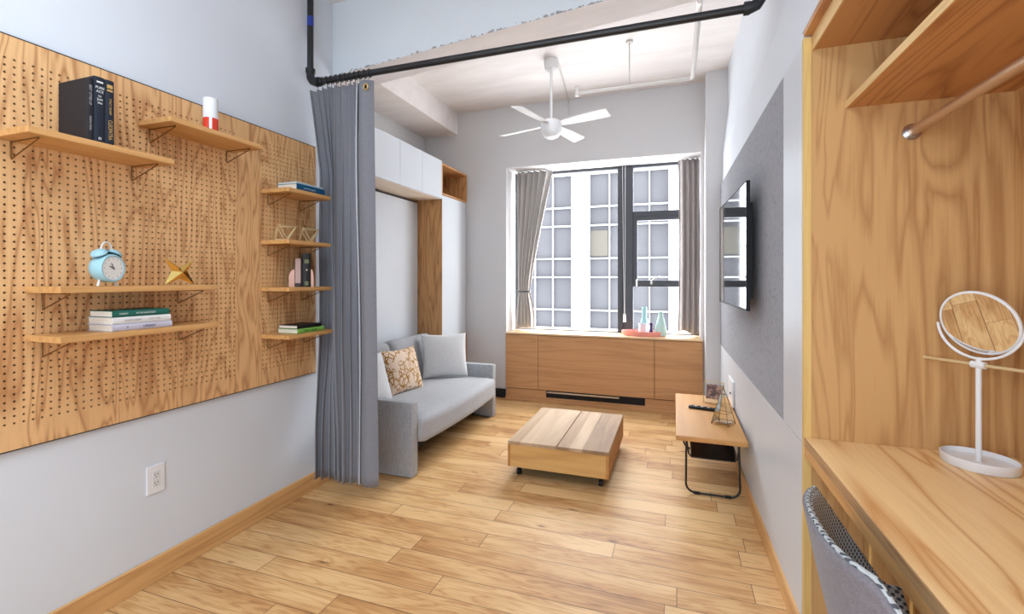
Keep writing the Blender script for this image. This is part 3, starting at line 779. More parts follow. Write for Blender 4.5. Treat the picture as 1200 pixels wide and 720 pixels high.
# ---- triangular wire holders
def holder(y, x, label):
    b = B(); z0, z1 = 1.566, 1.647; r = .0038
    top = [(x-.03, y-.058, z1), (x+.05, y-.058+.01, z1), (x+.05, y+.058, z1+.004), (x-.03, y+.058, z1)]
    top = [(x+.02, y-.06, z1), (x+.02, y+.06, z1), (x-.06, y, z1)]
    bot = [(x+.02, y, z0+.003), (x-.035, y-.035, z0+.003), (x-.035, y+.035, z0+.003)]
    for p, q in ((0, 1), (1, 2), (2, 0)): b.tube([top[p], top[q]], r, 8)
    for p, q in ((0, 1), (1, 2), (2, 0)): b.tube([bot[p], bot[q]], r, 8)
    for p, q in ((0, 0), (1, 0), (0, 1), (2, 1), (1, 2), (2, 2)): b.tube([top[p], bot[q]], r, 8)
    t = thing('wire_holder', label, 'candle holder', (x, y, 1.565), group='wire holders on the short shelf')
    obj(b, 'wire_frame', M['brass_pale'], t)
holder(2.063, -2.07, 'triangular gold wire holder on the short shelf, farther from the curtain')
holder(2.243, -2.07, 'triangular gold wire holder on the short shelf, nearer the curtain')

# ---- outlet on the left wall
def outlet(x, y, z, w_, h_, sgn, label, name='wall_outlet'):
    t = thing(name, label, 'outlet', (x, y, z))
    b = B(); b.box(min(x, x+sgn*.007), max(x, x+sgn*.007), y-w_/2, y+w_/2, z-h_/2, z+h_/2, .003); obj(b, 'cover_plate', M['white'], t)
    return t
t = outlet(-2.198, 1.452, .455, .078, .125, 1, 'white double socket outlet low on the left wall')
b = B(); b.box(-2.192, -2.1895, 1.452-.017, 1.452+.017, .455-.034, .455+.034, .001); obj(b, 'socket', M['white_matte'], t)
for dz in (.018, -.018):
    b = B()
    for dy in (-.006, .006): b.box(-2.19, -2.189, 1.452+dy-.0012, 1.452+dy+.0012, .455+dz-.001, .455+dz+.007)
    b.cyl((-2.19, 1.452, .455+dz-.008), (-2.189, 1.452, .455+dz-.008), .0024, n=10); obj(b, 'slots', M['dark_gap'], t)

# ================================================================== CURTAIN AND ROD
rod = thing('curtain_rod', 'black steel pipe rod spanning the room below the beam', 'curtain rod', (-.9, 2.35, 2.575))
b = B(); b.cyl((-2.11, 2.35, 2.575), (.32, 2.35, 2.575), .019, n=20); obj(b, 'crossbar', M['black'], rod, smooth=True)
for sx, x in ((1, -2.155), (-1, .365)):
    b = B(); b.tube([(x, 2.35, 2.655), (x, 2.35, 2.635), (x+sx*.004, 2.35, 2.605), (x+sx*.017, 2.35, 2.585), (x+sx*.045, 2.35, 2.575), (x+sx*.062, 2.35, 2.575)], .0255, 16)
    b.cyl((x, 2.35, 2.64), (x, 2.35, 2.665), .029, n=18); b.cyl((x+sx*.045, 2.35, 2.575), (x+sx*.07, 2.35, 2.575), .029, n=18); obj(b, 'elbow', M['black'], rod, smooth=True)
    b = B(); b.cyl((x, 2.35, 2.65), (x, 2.35, 3.22), .019, n=20); obj(b, 'riser', M['black'], rod, smooth=True)
b = B(); b.cyl((-2.155, 2.35, 2.93), (-2.155, 2.35, 2.99), .0195, n=20); obj(b, 'blue_tape', flat('blue_label', (44, 62, 150)), rod, smooth=True)

cur = thing('curtain', 'slate grey floor length pleated curtain hanging from the black pipe rod', 'curtain', (-1.9, 2.35, .13))
NF = 8
def cur_pt(s, z):
    q = (z-.13)/(2.515-.13)                                        # 0 hem .. 1 top
    xl = -2.150+(-2.165+2.150)*q**4+.055*max(0, min(1, (.95-z)/.5)); xe = -1.765+(-1.785+1.765)*q; xr = -1.640-.035*q
    A = .054-.016*q
    if s < .80:
        k = s/.80; ph = k*NF*2*PI
        x = xl+(xe-xl)*k + .010*math.sin(ph*2)*(1-q*.3); y = 2.345+A*math.sin(ph+.3*math.sin(3*z+k*5))*(.85+.3*math.sin(k*11+z))
        y += .09*max(0, min(1, (-1.93-x)/.12))*min(1, (2.52-z)/.5)*max(0, min(1, (z-.45)/.5))
    else:
        k = (s-.80)/.20; y0 = 2.345+A*math.sin(NF*2*PI+.3*math.sin(3*z+5))*.9
        x = xe+(xr-xe)*k; y = y0+(2.335-y0)*min(1, k*2)-.03*math.sin(PI*k)
    return x, y, z
b = B(); nz = 40; ns = 260
top = lambda s: 2.518
b.grid([[cur_pt(i/ns, .13+(top(i/ns)-.13)*j/nz) for i in range(ns+1)] for j in range(nz+1)])
o = obj(b, 'drape', M['curtain'], cur, smooth=True, angle=180)
md = o.modifiers.new('thick', 'SOLIDIFY'); md.thickness = .003
b = B(); rows = []
for j in range(nz+1):
    z = .13+(2.516-.13)*j/nz; p = cur_pt(.798, z); rows.append([(p[0]-.006, p[1]-.014, z), (p[0]+.006, p[1]-.018, z)])
b.grid(rows); o = obj(b, 'edge_trim', M['curtain_trim'], cur); md = o.modifiers.new('thick', 'SOLIDIFY'); md.thickness = .002
b = B(); gx, gz = -1.708, 2.475; gy = cur_pt(.92, gz)[1]-.004
b.tube([(gx+.013*math.cos(2*PI*k/20), gy, gz+.017*math.sin(2*PI*k/20)) for k in range(20)], .005, 8, True); obj(b, 'grommet', M['brass'], cur, smooth=True)
b = B(); b.cyl((gx, gy+.004, gz), (gx, gy-.0005, gz), .010); obj(b, 'grommet_eye', M['black_soft'], cur)
for k in range(11):
    x = -2.095+.0345*k
    b = B(); b.tube([(x, 2.35+.023*math.cos(2*PI*q/16), 2.575+.023*math.sin(2*PI*q/16)) for q in range(16)], .0028, 6, True)
    b.tube([(x, 2.35, 2.552), (x, 2.352, 2.51)], .0018, 6); obj(b, 'curtain_ring', M['black'], cur, smooth=True)
b = B(); b.tube([(gx-.008, 2.35+.023*math.cos(2*PI*q/16), 2.575+.023*math.sin(2*PI*q/16)) for q in range(16)], .0028, 6, True); b.tube([(gx-.008, 2.35, 2.552), (gx-.004, 2.33, 2.50)], .0018, 6); obj(b, 'curtain_ring', M['black'], cur, smooth=True)

# ================================================================== WALL BED UNIT
F = -2.29
ub = thing('wall_bed_panel', 'tall plain white folding bed front behind the sofa', 'wall bed', (-2.6, 3.5, 0))
b = B(); b.box(-2.61, -2.57, 2.68, 4.345, .02, 2.150, .002); obj(b, 'front_panel', M['panel_white'], ub)
b = B(); b.box(-2.84, -2.61, 2.68, 4.345, .0, 2.170); obj(b, 'carcass', M['dark_gap'], ub)  # carcass coloured near-black so the gap above the panel looks shaded
up_labels = ['white overhead cupboard at the near end, behind the curtain', 'second white overhead cupboard, half behind the curtain', 'white overhead cupboard second from the open wood cubby', 'white overhead cupboard next to the open wood cubby', ]
ys = [2.80, 3.19, 3.575, 3.959, 4.36]
for k in range(4):
    y0, y1 = ys[k], ys[k+1]
    t = thing('overhead_cupboard', up_labels[k], 'cupboard', (-2.58, (y0+y1)/2, 2.18), group='white overhead cupboards')
    b = B(); b.box(-2.855, F-.02, y0+.0005, y1-.0005, 2.18, 2.578); obj(b, 'carcass', M['pale_ply'], t)
    b = B(); b.box(F-.019, F, y0+.002, y1-.002, 2.184, 2.580, .0015, 1); obj(b, 'door', M['panel_white'], t)
tw = thing('tall_cabinet', 'tall cabinet with white door, wood side and open cubby on top', 'cabinet', (-2.58, 4.67, 0))
y0, y1 = 4.36, 4.975
b = B(); b.box(-2.855, F-.001, y0, y0+.018, 0, 2.18); obj(b, 'side_panel', M['tower_oak'], tw)
b = B(); b.box(-2.855, F, y0+.0, y0+.018, 2.232, 2.56); b.box(-2.855, F, y1-.018, y1, 2.232, 2.56); b.box(-2.855, F, y0+.018, y1-.018, 2.232, 2.25); b.box(-2.855, F, y0+.018, y1-.018, 2.542, 2.56); obj(b, 'cubby_frame', M['tower_oak'], tw)
b = B(); b.box(-2.855, -2.84, y0+.018, y1-.018, 2.25, 2.542); obj(b, 'cubby_back', M['tower_oak'], tw)
b = B(); b.box(F-.019, F, y0+.003, y1-.03, .735, 2.226, .0015, 1); obj(b, 'door', M['panel_white'], tw)
b = B(); b.box(-2.855, F-.02, y0+.018, y1-.018, .74, 2.23); b.box(-2.855, F-.02, y1-.018, y1, 0, 2.232); obj(b, 'carcass', M['white_matte'], tw)
b = B(); b.box(-2.855, F-.001, y0+.018, y1-.018, 0, .09); b.box(-2.855, F-.001, y0+.018, y1-.018, .715, .735); b.box(F-.02, F-.001, y1-.055, y1-.0, .09, .715); b.box(-2.855, -2.84, y0+.018, y1-.055, .09, .715); obj(b, 'lower_niche', M['tower_oak'], tw)
b = B(); b.box(-2.855, F-.03, y1+.0005, 4.999, 0, 2.56); struct('trim_1', b, M['panel_white'])

# ================================================================== SOFA
sf = thing('sofa', 'light grey fabric sofa with slab arms below the wall bed', 'sofa', (-2.1, 3.52, 0))
def arm(y0, y1):
    b = B(); b.box(-2.5, -1.672, y0, y1, .004, .510, .008, 3); return obj(b, 'arm', M['sofa'], sf, smooth=True)
arm(2.752, 2.832); arm(4.235, 4.312)
def bow(q, p):
    if p.x > -.2: q.x += .035*(1-p.y**2)*(p.x+.2)/1.2
    return q
b = B(); b.soft(-2.33, -1.632, 2.836, 4.231, .205, .395, .05, 16, .028, bow); obj(b, 'seat_cushion', M['sofa_seat'], sf, smooth=True, angle=180)
b = B(); b.box(-2.5, -1.76, 2.834, 4.233, .12, .205); b.box(-2.52, -2.46, 2.834, 4.233, .12, .60, .02, 3); obj(b, 'base', M['dark_gap'], sf)
for i, (ya, yb) in enumerate(((2.84, 3.50), (3.505, 4.228))):
    b = B(); b.soft(-.075, .085, ya, yb, -.205, .205, .065, 12, 0)
    b.xf(Matrix.Translation((-2.375, 0, .595)) @ Matrix.Rotation(math.radians(-11), 4, 'Y')); obj(b, 'back_cushion', M['sofa_back'], sf, smooth=True, angle=180)
b = B(); b.tube([(-1.95, 4.20, .03), (-1.74, 4.20, .012), (-1.69, 4.20, .012)], .008); b.box(-1.96, -1.93, 4.19, 4.21, .02, .12); obj(b, 'support_foot', M['chrome'], sf)

def pil(name, wd, ht, th, mat, loc, yaw, lean, label, roll=0):
    b = B(); b.pillow(wd, ht, th)
    t = solo(b, name, mat, label, 'pillow', smooth=True, angle=180)
    t.location = loc; t.rotation_euler = (Matrix.Rotation(yaw, 4, 'Z') @ Matrix.Rotation(lean, 4, 'X') @ Matrix.Rotation(roll, 4, 'Y')).to_euler()
    return t
pil('pillow', .44, .42, .17, M['pillow'], (-2.09, 4.03, .615), math.radians(38), math.radians(-14), 'large pale grey pillow leaning at the far end of the sofa')
pil('pillow', .39, .37, .14, M['pillow_pattern'], (-2.155, 3.395, .585), math.radians(78), math.radians(-18), 'cream pillow with tan line pattern in the middle of the sofa')
pil('pillow', .36, .38, .13, M['pillow'], (-2.135, 2.925, .60), math.radians(82), math.radians(-18), 'pale grey pillow half hidden by the slate curtain')

# ================================================================== COFFEE TABLE
ct = thing('coffee_table', 'low square mango wood coffee table on black castors', 'table', (-.735, 3.44, 0))
x0, x1, y0, y1, zt = -1.075, -.395, 3.0, 3.88, .247
xm = (x0+x1)/2
for a, c_ in ((x0, xm-.002), (xm+.002, x1)):
    b = B(); b.box(a, c_, y0, y1, zt-.022, zt, .002, 1); obj(b, 'top_panel', M['mango_top'], ct)
b = B(); b.box(x0+.018, x1-.018, y0, y0+.018, .075, zt-.0225, .001, 1); obj(b, 'front_board', M['mango_front'], ct)
b = B(); b.box(x0+.018, x1-.018, y1-.018, y1, .075, zt-.0225, .001, 1); obj(b, 'back_board', M['mango_front'], ct)
for a in (x0, x1-.018):
    b = B(); b.box(a, a+.018, y0, y1, .075, zt-.0225, .001, 1); obj(b, 'side_board', M['mango_side'], ct)
b = B(); b.box(x0+.018, x1-.018, y0+.018, y1-.018, .07, .085); obj(b, 'bottom_board', M['black_soft'], ct)
for x in (x0+.06, x1-.06):
    for y in (y0+.07, y1-.07):
        b = B(); b.box(x-.02, x+.02, y-.02, y+.02, .066, .07); b.box(x-.014, x+.014, y-.006, y+.018, .03, .066, .003); cst = obj(b, 'castor', M['black'], ct)
        b = B(); b.cyl((x-.012, y-.002, .0225), (x+.012, y-.002, .0225), .022, n=20); obj(b, 'wheel', M['black_soft'], cst, smooth=True)

# ================================================================== BENCH / SIDE TABLE
sb = thing('side_table', 'long low oak topped side table on black wire legs along the right wall', 'table', (.2, 3.55, 0))
b = B(); b.box(.005, .402, 3.0, 4.11, .372, .402, .006, 3)
obj(b, 'tabletop', M['bench_oak'], sb, smooth=True)
def loop(y, outw):
    r = .055; xa, xb = .066, .376; z0 = .008; pts = [(xa+.004, y-outw*.04, .37)]
    for k in range(7): t = PI+PI/2*k/6; pts.append((xa+r+r*math.cos(t), y, z0+r+r*math.sin(t)))
    for k in range(7): t = 1.5*PI+PI/2*k/6; pts.append((xb-r+r*math.cos(t), y, z0+r+r*math.sin(t)))
    pts.append((xb-.004, y-outw*.04, .37)); return pts
for y, ow in ((3.15, -1), (3.96, 1)):
    b = B(); b.tube(loop(y, ow), .0065, 10)
    leg = obj(b, 'leg_loop', M['black'], sb, smooth=True)
    for x in (.13, .31):
        b = B(); b.cyl((x-.018, y, .008), (x+.018, y, .008), .0095, n=12); obj(b, 'foot_clip', M['black_soft'], leg)
b = B(); b.box(.095, .348, 3.12, 3.99, .236, .242)
b.box(.095, .098, 3.12, 3.99, .236, .30); b.box(.345, .348, 3.12, 3.99, .236, .30); obj(b, 'lower_shelf', M['black'], sb)
b = B()
for x in (.082, .360):
    for y in (3.135, 3.975): b.tube([(x+(-.02 if x < .2 else .02), y, .371), (x+(-.012 if x < .2 else .012), y, .345), (x, y, .255), (x+(.014 if x < .2 else -.014), y, .238)], .005, 8)
obj(b, 'shelf_hanger', M['black'], sb, smooth=True)

# things on it
rc = thing('remote_control', 'black remote control on the side table beside the glass lantern', 'remote', (.19, 3.66, .402))
b = B(); b.box(-.095, .095, -.022, .022, 0, .018, .006, 3); b.xf(Matrix.Translation((.19, 3.66, .4025)) @ Matrix.Rotation(math.radians(-12), 4, 'Z')); obj(b, 'body', M['black_soft'], rc, smooth=True)
for k in range(6):
    b = B(); b.box(-.075+.022*k, -.062+.022*k, -.012, .012, .018, .0205, .001, 1); b.xf(Matrix.Translation((.19, 3.66, .4025)) @ Matrix.Rotation(math.radians(-12), 4, 'Z')); obj(b, 'button', M['ink_grey'] if k % 2 else M['dark_gap'], rc)

tr = thing('glass_lantern', 'pyramid shaped glass lantern with dark bronze edges on the side table', 'lantern', (.295, 3.345, .402))
cen = Vector((.298, 3.345)); base = [Vector((.228, 3.325)), Vector((.321, 3.285)), Vector((.372, 3.37)), Vector((.280, 3.408))]
zb = .415; za = .645
mid = [(cen+(p-cen)*.27) for p in base]
B3 = [(p.x, p.y, zb) for p in base]; M3 = [(p.x, p.y, .595) for p in mid]; A3 = (cen.x, cen.y, za)
b = B()
for i in range(4):
    b.tube([B3[i], B3[(i+1) % 4]], .002, 6); b.tube([B3[i], M3[i]], .002, 6); b.tube([M3[i], M3[(i+1) % 4]], .0017, 6); b.tube([M3[i], A3], .0018, 6)
    b.tube([(B3[i][0], B3[i][1], zb), (B3[i][0], B3[i][1], .4025)], .004, 6)
for f_ in (.33, .62):
    q = [Vector(B3[i])*(1-f_)+Vector(M3[i])*f_ for i in range(4)]
    if f_ < .5:
        for i in range(4): b.tube([q[i], q[(i+1) % 4]], .0018, 6)
    else: b.tube([q[3], q[0]], .0018, 6); b.tube([q[2], q[3]], .0018, 6)
b.cyl((A3[0], A3[1], za-.008), (A3[0], A3[1], za+.008), .005, .002, 8)
obj(b, 'edge_frame', M['bronze'], tr)
b = B()
for i in range(4): b.quad([B3[i], B3[(i+1) % 4], M3[(i+1) % 4], M3[i]])
b.quad(B3)
obj(b, 'glass_panes', M['glass_small'], tr)

pf = thing('photo_frame', 'small clear glass photo frame leaning at the wall end of the side table', 'picture frame', (.275, 3.86, .402), (0, 0, math.radians(-16)), local=True)
Lm = Matrix.Rotation(math.radians(-12), 4, 'X')
b = B(); b.box(-.072, .072, -.002, .0015, .0, .16); b.xf(Lm); obj(b, 'glass', M['glass_small'], pf)
b = B()
for p, q in (((-.072, 0), (.072, 0)), ((.072, 0), (.072, .16)), ((.072, .16), (-.072, .16)), ((-.072, .16), (-.072, 0))): b.tube([(p[0], 0, p[1]), (q[0], 0, q[1])], .0028, 6)
b.xf(Lm); obj(b, 'rim', M['olive_wire'], pf)
b = B(); b.tube([(0, .0, .11), (0, .060, .018)], .003, 6); b.xf(Lm); obj(b, 'stand', M['olive_wire'], pf)
def photo_m():
    m = N('snapshot'); n = m.noise(m.coord('Object', (1,1,1)), 22, 3)
    m.set(m.ramp(n, [(.32, lin((36, 32, 32))), (.47, lin((110, 74, 62))), (.58, lin((178, 142, 122))), (.70, lin((70, 84, 66)))]), .4); return m.m
b = B(); b.box(-.052, .056, -.0035, -.0022, .032, .142); b.xf(Lm); obj(b, 'photograph', photo_m(), pf)

# control plate on the right wall
yc = 3.93; xx = XR(yc)
t = thing('wall_control', 'white wall control plate with a dark knob above the side table', 'control plate', (xx, yc, .48))
b = B(); b.box(xx-.012, xx+.001, yc-.14, yc+.14, .395, .585, .003); obj(b, 'cover_plate', M['white'], t)
b = B(); b.cyl((xx-.011, yc-.02, .48), (xx-.018, yc-.02, .48), .008); obj(b, 'knob', M['black_soft'], t)

# ================================================================== TELEVISION
tv = thing('television', 'flat black television mounted on the grey felt wall panel', 'television', (.37, 3.28, 1.53))
A = Vector((.360, 2.76, 0)); D = Vector((.318, 3.81, 0)); dr = (D-A).normalized(); nr = Vector((dr.y, -dr.x, 0))  # nr points to the wall
def tvbox(b, u0, u1, d0, d1, z0, z1):
    P = lambda u, d, z: A+dr*u+nr*d+Vector((0,0,z))
    b.hexa([P(u0,d0,z0), P(u1,d0,z0), P(u1,d1,z0), P(u0,d1,z0)], [P(u0,d0,z1), P(u1,d0,z1), P(u1,d1,z1), P(u0,d1,z1)])
L_ = (D-A).length; Z0, Z1 = 1.178, 1.875
b = B(); tvbox(b, 0, L_, .001, .018, Z0, Z1); tvbox(b, .25, L_-.25, .018, .042, Z0+.08, Z1-.2); obj(b, 'housing', M['black_soft'], tv)
b = B(); tvbox(b, .008, L_-.008, -.0005, .0008, Z0+.012, Z1-.008); obj(b, 'screen', M['screen'], tv)
b = B(); tvbox(b, 0, .006, -.002, .001, Z0, Z1); tvbox(b, L_-.006, L_, -.002, .001, Z0, Z1); tvbox(b, .006, L_-.006, -.002, .001, Z0, Z0+.01); tvbox(b, .006, L_-.006, -.002, .001, Z1-.006, Z1); obj(b, 'bezel', M['black_soft'], tv)
b = B(); tvbox(b, .35, .70, .042, .060, 1.36, 1.70); tvbox(b, .16, .19, .018, .06, 1.24, 1.78); tvbox(b, .19, .36, .046, .058, 1.40, 1.43); tvbox(b, .19, .36, .046, .058, 1.62, 1.65); obj(b, 'wall_mount', M['black'], tv)

# ================================================================== WINDOW CABINET
wc = thing('window_cabinet', 'low wood cabinet with wide doors filling the space below the window', 'cabinet', (-.78, 4.98, 0))
X0, X1 = -1.806, .262; FY0 = 4.965
b = B(); b.box(X0+.002, X1-.002, FY0+.02, 4.999, .12, .728); obj(b, 'carcass', M['dark_gap'], wc)  # carcass coloured near-black, painting shade into the gaps between doors
for a, c_ in ((X0, -1.4262), (-1.4218, -.1982), (-.1938, X1)):
    b = B(); b.box(a, c_-.0, FY0, FY0+.0195, .128, .722, .001, 1); obj(b, 'door', M['laminate'], wc)
b = B(); b.box(X0+.005, -1.337, FY0+.01, 4.998, 0, .12); b.box(-.288, X1-.0, FY0+.01, 4.998, 0, .12); b.box(-1.337, -.288, FY0+.01, 4.998, 0, .045); obj(b, 'plinth', M['laminate'], wc)
b = B(); b.box(-1.337, -.288, 4.985, 4.998, .045, .12); v_ = obj(b, 'vent_recess', M['black_soft'], wc)
b = B(); b.box(-1.33, -.55, 4.978, 4.984, .095, .112); obj(b, 'vent_bar', M['chrome'], v_)
b = B(); b.box(X0-.004, X1+.004, FY0-.01, FY0+.05, .012, .0), 
b = B(); b.box(X0, X1, FY0-.006, FY0+.008, 0, .03); obj(b, 'kick_strip', M['laminate'], wc)
ctp = thing('windowsill_counter', 'pale wood counter top running below the window', 'counter', (-.78, 5.15, .728))
b = B(); b.box(X0, .262, FY0-.004, 5.0, .7285, .748, .0015, 1); b.box(-1.806, .241, 5.0, 5.328, .7285, .748); obj(b, 'slab', M['laminate_top'], ctp)
b = B(); b.box(-1.37, -.60, 5.13, 5.19, .7482, .7495); sl = obj(b, 'vent_slot', M['dark_gap'], ctp)

# tray and vases
ty = 5.155; zc = .7485
ry = thing('tray', 'round coral tray with pale handles on the window counter', 'tray', (-.325, ty, zc))
b = B(); b.lathe([(0, zc), (.215, zc), (.228, zc+.05), (.222, zc+.05), (.210, zc+.008), (0, zc+.008)], (-.315, ty, 0), 48, sy=.62); obj(b, 'tray_body', M['coral'], ry, smooth=True)
for a in (2.75, -.35):
    cx_, cy_ = -.315+.226*math.cos(a), ty+.226*.62*math.sin(a)
    b = B(); n_ = Vector((math.cos(a)*.62, math.sin(a), 0)).normalized(); tg = Vector((-n_.y, n_.x, 0))
    c0 = Vector((cx_, cy_, zc+.030)); P = lambda u, d, z: c0+tg*u+n_*d+Vector((0,0,z))
    b.hexa([P(-.035,-.004,-.010), P(.035,-.004,-.010), P(.035,.004,-.010), P(-.035,.004,-.010)], [P(-.035,-.002,.010), P(.035,-.002,.010), P(.035,.006,.010), P(-.035,.006,.010)]); obj(b, 'handle', M['pinkwhite'], ry)
zt_ = zc+.0085
b = B(); b.lathe([(0, 0), (.043, 0), (.043, .118), (.040, .122), (.037, .118), (.037, .01), (0, .01)], n=28); b.xf(Matrix.Translation((-.322, ty-.02, zt_)))
solo(b, 'jar', M['pinkwhite'], 'short white jar on the coral tray in front of the teal bottle', 'jar', loc=(-.322, ty-.02, zt_), smooth=True)
b = B(); b.lathe([(0, 0), (.042, .0), (.044, .10), (.040, .15), (.027, .17), (.027, .285), (.024, .29), (.021, .285), (.021, .18), (0, .17)], n=28); b.xf(Matrix.Translation((-.31, ty+.075, zt_)))
solo(b, 'bottle', M['teal'], 'tall teal bottle on the coral tray behind the white jar', 'bottle', loc=(-.31, ty+.075, zt_), smooth=True)
b = B(); b.lathe([(0, 0), (.022, 0), (.023, .02), (.012, .085), (.013, .105), (.027, .127), (.025, .129), (.010, .107), (0, .10)], n=28); b.xf(Matrix.Translation((-.235, ty-.045, zt_)))
solo(b, 'vase', M['indigo'], 'small indigo vase with flared lip on the coral tray', 'vase', loc=(-.235, ty-.045, zt_), smooth=True)
b = B(); b.lathe([(0, 0), (.062, 0), (.063, .035), (.050, .10), (.028, .20), (.020, .235), (.021, .25), (.017, .25), (.014, .235), (0, .22)], n=32); b.xf(Matrix.Translation((-.140, ty-.02, zt_)))
solo(b, 'vase', M['mint'], 'tall mint green cone vase on the right side of the coral tray', 'vase', loc=(-.140, ty-.02, zt_), smooth=True)
# blind cord
bc = thing('blind_cord', 'white blind cord with a pale weight hanging in front of the dark mullion', 'cord', (-.525, 5.26, .9))
b = B(); b.tube([(-.545, 5.27, 2.605), (-.535, 5.265, 1.6), (-.525, 5.26, .96)], .0025, 6); b.tube([(-.515, 5.27, 2.605), (-.517, 5.265, 1.6), (-.520, 5.26, .96)], .0025, 6); obj(b, 'string', M['white'], bc)
b = B(); b.cyl((-.522, 5.26, .965), (-.522, 5.26, .875), .013, .016); obj(b, 'weight', M['white'], bc, smooth=True)

# ---- window curtains
cl = thing('window_curtain', 'taupe curtain tied back at the left side of the window', 'curtain', (-1.65, 5.2, .76), group='window curtains')
def lc(s, z):
    zt, zk, zb = 2.60, 1.20, .775
    if z > zk: k = (z-zk)/(zt-zk); xr = -1.600+(.28)*(k**1.15); xl = -1.745
    else: k = (zk-z)/(zk-zb); xr = -1.600+.035*math.sin(PI*min(k, .999)*.75)+.03*k; xl = -1.745-.035*k
    wd = xr-xl; ph = s*5.5*2*PI; amp = .020+.030*min(1, wd/.4)
    pin = 1-.75*math.exp(-((z-zk)/.06)**2)
    return (xl+wd*s+.006*math.sin(ph*2), 5.225+amp*pin*math.sin(ph+.4*math.sin(z*2+s*4)), z)
b = B(); b.grid([[lc(i/160, .775+(2.605-.775)*j/60) for i in range(161)] for j in range(61)]); o = obj(b, 'drape', M['curtain_win'], cl, smooth=True, angle=180)
md = o.modifiers.new('thick', 'SOLIDIFY'); md.thickness = .003
b = B(); b.tube([(-1.672+.082*math.cos(2*PI*k/24), 5.225+.05*math.sin(2*PI*k/24), 1.205+.004*math.sin(2*PI*k/24)) for k in range(24)], .008, 8, True); b.tube([(-1.75, 5.24, 1.205), (-1.80, 5.28, 1.21)], .006); obj(b, 'tieback', M['grey_frame'], cl, smooth=True)
cr = thing('window_curtain', 'straight grey brown curtain at the right side of the window', 'curtain', (.12, 5.2, .76), group='window curtains')
def rc_(s, z):
    q = (z-.78)/1.82; x = .03+.2*s-.0*q+.012*(1-s)*math.sin(q*3); ph = s*3.6*2*PI
    return (x+.004*math.sin(ph*2), 5.235+.03*math.sin(ph+.5*math.sin(z)), z+(0.02*math.sin(s*6) if z < .8 else 0))
b = B(); b.grid([[rc_(i/110, .785+(2.605-.785)*j/40) for i in range(111)] for j in range(41)]); o = obj(b, 'drape', M['curtain_win2'], cr, smooth=True, angle=180)
md = o.modifiers.new('thick', 'SOLIDIFY'); md.thickness = .003

# ================================================================== CEILING FAN AND PIPES
fan = thing('ceiling_fan', 'white four blade ceiling fan with round lamp on a long rod', 'fan', (-1.04, 4.05, 2.6))
fx, fy = -1.04, 4.05
b = B(); b.lathe([(0, 3.2995), (.062, 3.2995), (.064, 3.26), (.056, 3.215), (.030, 3.195), (0, 3.19)], (fx, fy, 0), 28); obj(b, 'canopy', M['white_matte'], fan, smooth=True)
b = B(); b.cyl((fx, fy, 3.2), (fx, fy, 2.76), .012); obj(b, 'downrod', M['white_matte'], fan, smooth=True)
b = B(); b.lathe([(0, 2.775), (.025, 2.775), (.06, 2.765), (.092, 2.745), (.095, 2.715), (.095, 2.70), (0, 2.70)], (fx, fy, 0), 32); obj(b, 'motor', M['white'], fan, smooth=True)
b = B(); b.lathe([(.094, 2.699), (.094, 2.685), (.088, 2.65), (.068, 2.618), (.036, 2.602), (0, 2.598)], (fx, fy, 0), 32); obj(b, 'lamp_globe', M['frost'], fan, smooth=True)
for k in range(4):
    a = math.radians(-16+90*k)
    b = B(); pts = [(.09, -.030), (.14, -.040), (.30, -.055), (.53, -.062), (.545, -.055), (.545, .050), (.53, .058), (.30, .052), (.14, .040), (.09, .030)]
    b.hexa([(x, y, -.004) for x, y in pts], [(x, y, .004) for x, y in pts])
    b.xf(Matrix.Translation((fx, fy, 2.722)) @ Matrix.Rotation(a, 4, 'Z') @ Matrix.Rotation(math.radians(-14), 4, 'X')); obj(b, 'blade', M['white_matte'], fan)
sp = thing('sprinkler_pipe', 'thin white sprinkler pipe hanging below the concrete ceiling', 'pipe', (-.35, 3.94, 2.93))
b = B(); b.tube([(-.775, 3.94, 2.93), (.10, 3.94, 2.93)], .013, 12); b.cyl((.045, 3.94, 2.93), (.075, 3.94, 2.93), .018, n=12)
b.tube([(.10, 3.94, 2.93), (.120, 3.935, 2.93), (.130, 3.92, 2.93), (.132, 3.90, 2.93), (.135, 2.842, 2.945)], .017, 12); obj(b, 'pipe', M['pipe_white'], sp, smooth=True)
b = B(); b.cyl((-.785, 3.94, 2.905), (-.785, 3.94, 2.955), .018, n=12); b.cyl((-.785, 3.94, 2.955), (-.785, 3.94, 2.985), .010, n=10); b.cyl((-.785, 3.94, 2.985), (-.785, 3.94, 2.99), .02, n=10); obj(b, 'sprinkler_head', M['pipe_white'], sp, smooth=True)
b = B(); b.cyl((-.352, 3.94, 2.94), (-.352, 3.94, 3.2995), .006, n=8); b.cyl((-.352, 3.94, 3.285), (-.352, 3.94, 3.2995), .03, n=12); b.tube([(-.352, 3.94+.019*math.cos(2*PI*k/14), 2.93+.019*math.sin(2*PI*k/14)) for k in range(14)], .004, 6, True); obj(b, 'hanger_rod', M['pipe_white'], sp, smooth=True)
b = B(); b.tube([(fx+.05, 4.10, 3.288), (-1.085, 4.985, 3.288), (-1.086, 4.994, 3.275), (-1.086, 4.994, 3.14)], .008, 8)
solo(b, 'conduit', M['pipe_white'], 'thin white conduit on the ceiling from the fan to the far wall', 'conduit', loc=(-1.06, 4.5, 3.288), smooth=True)

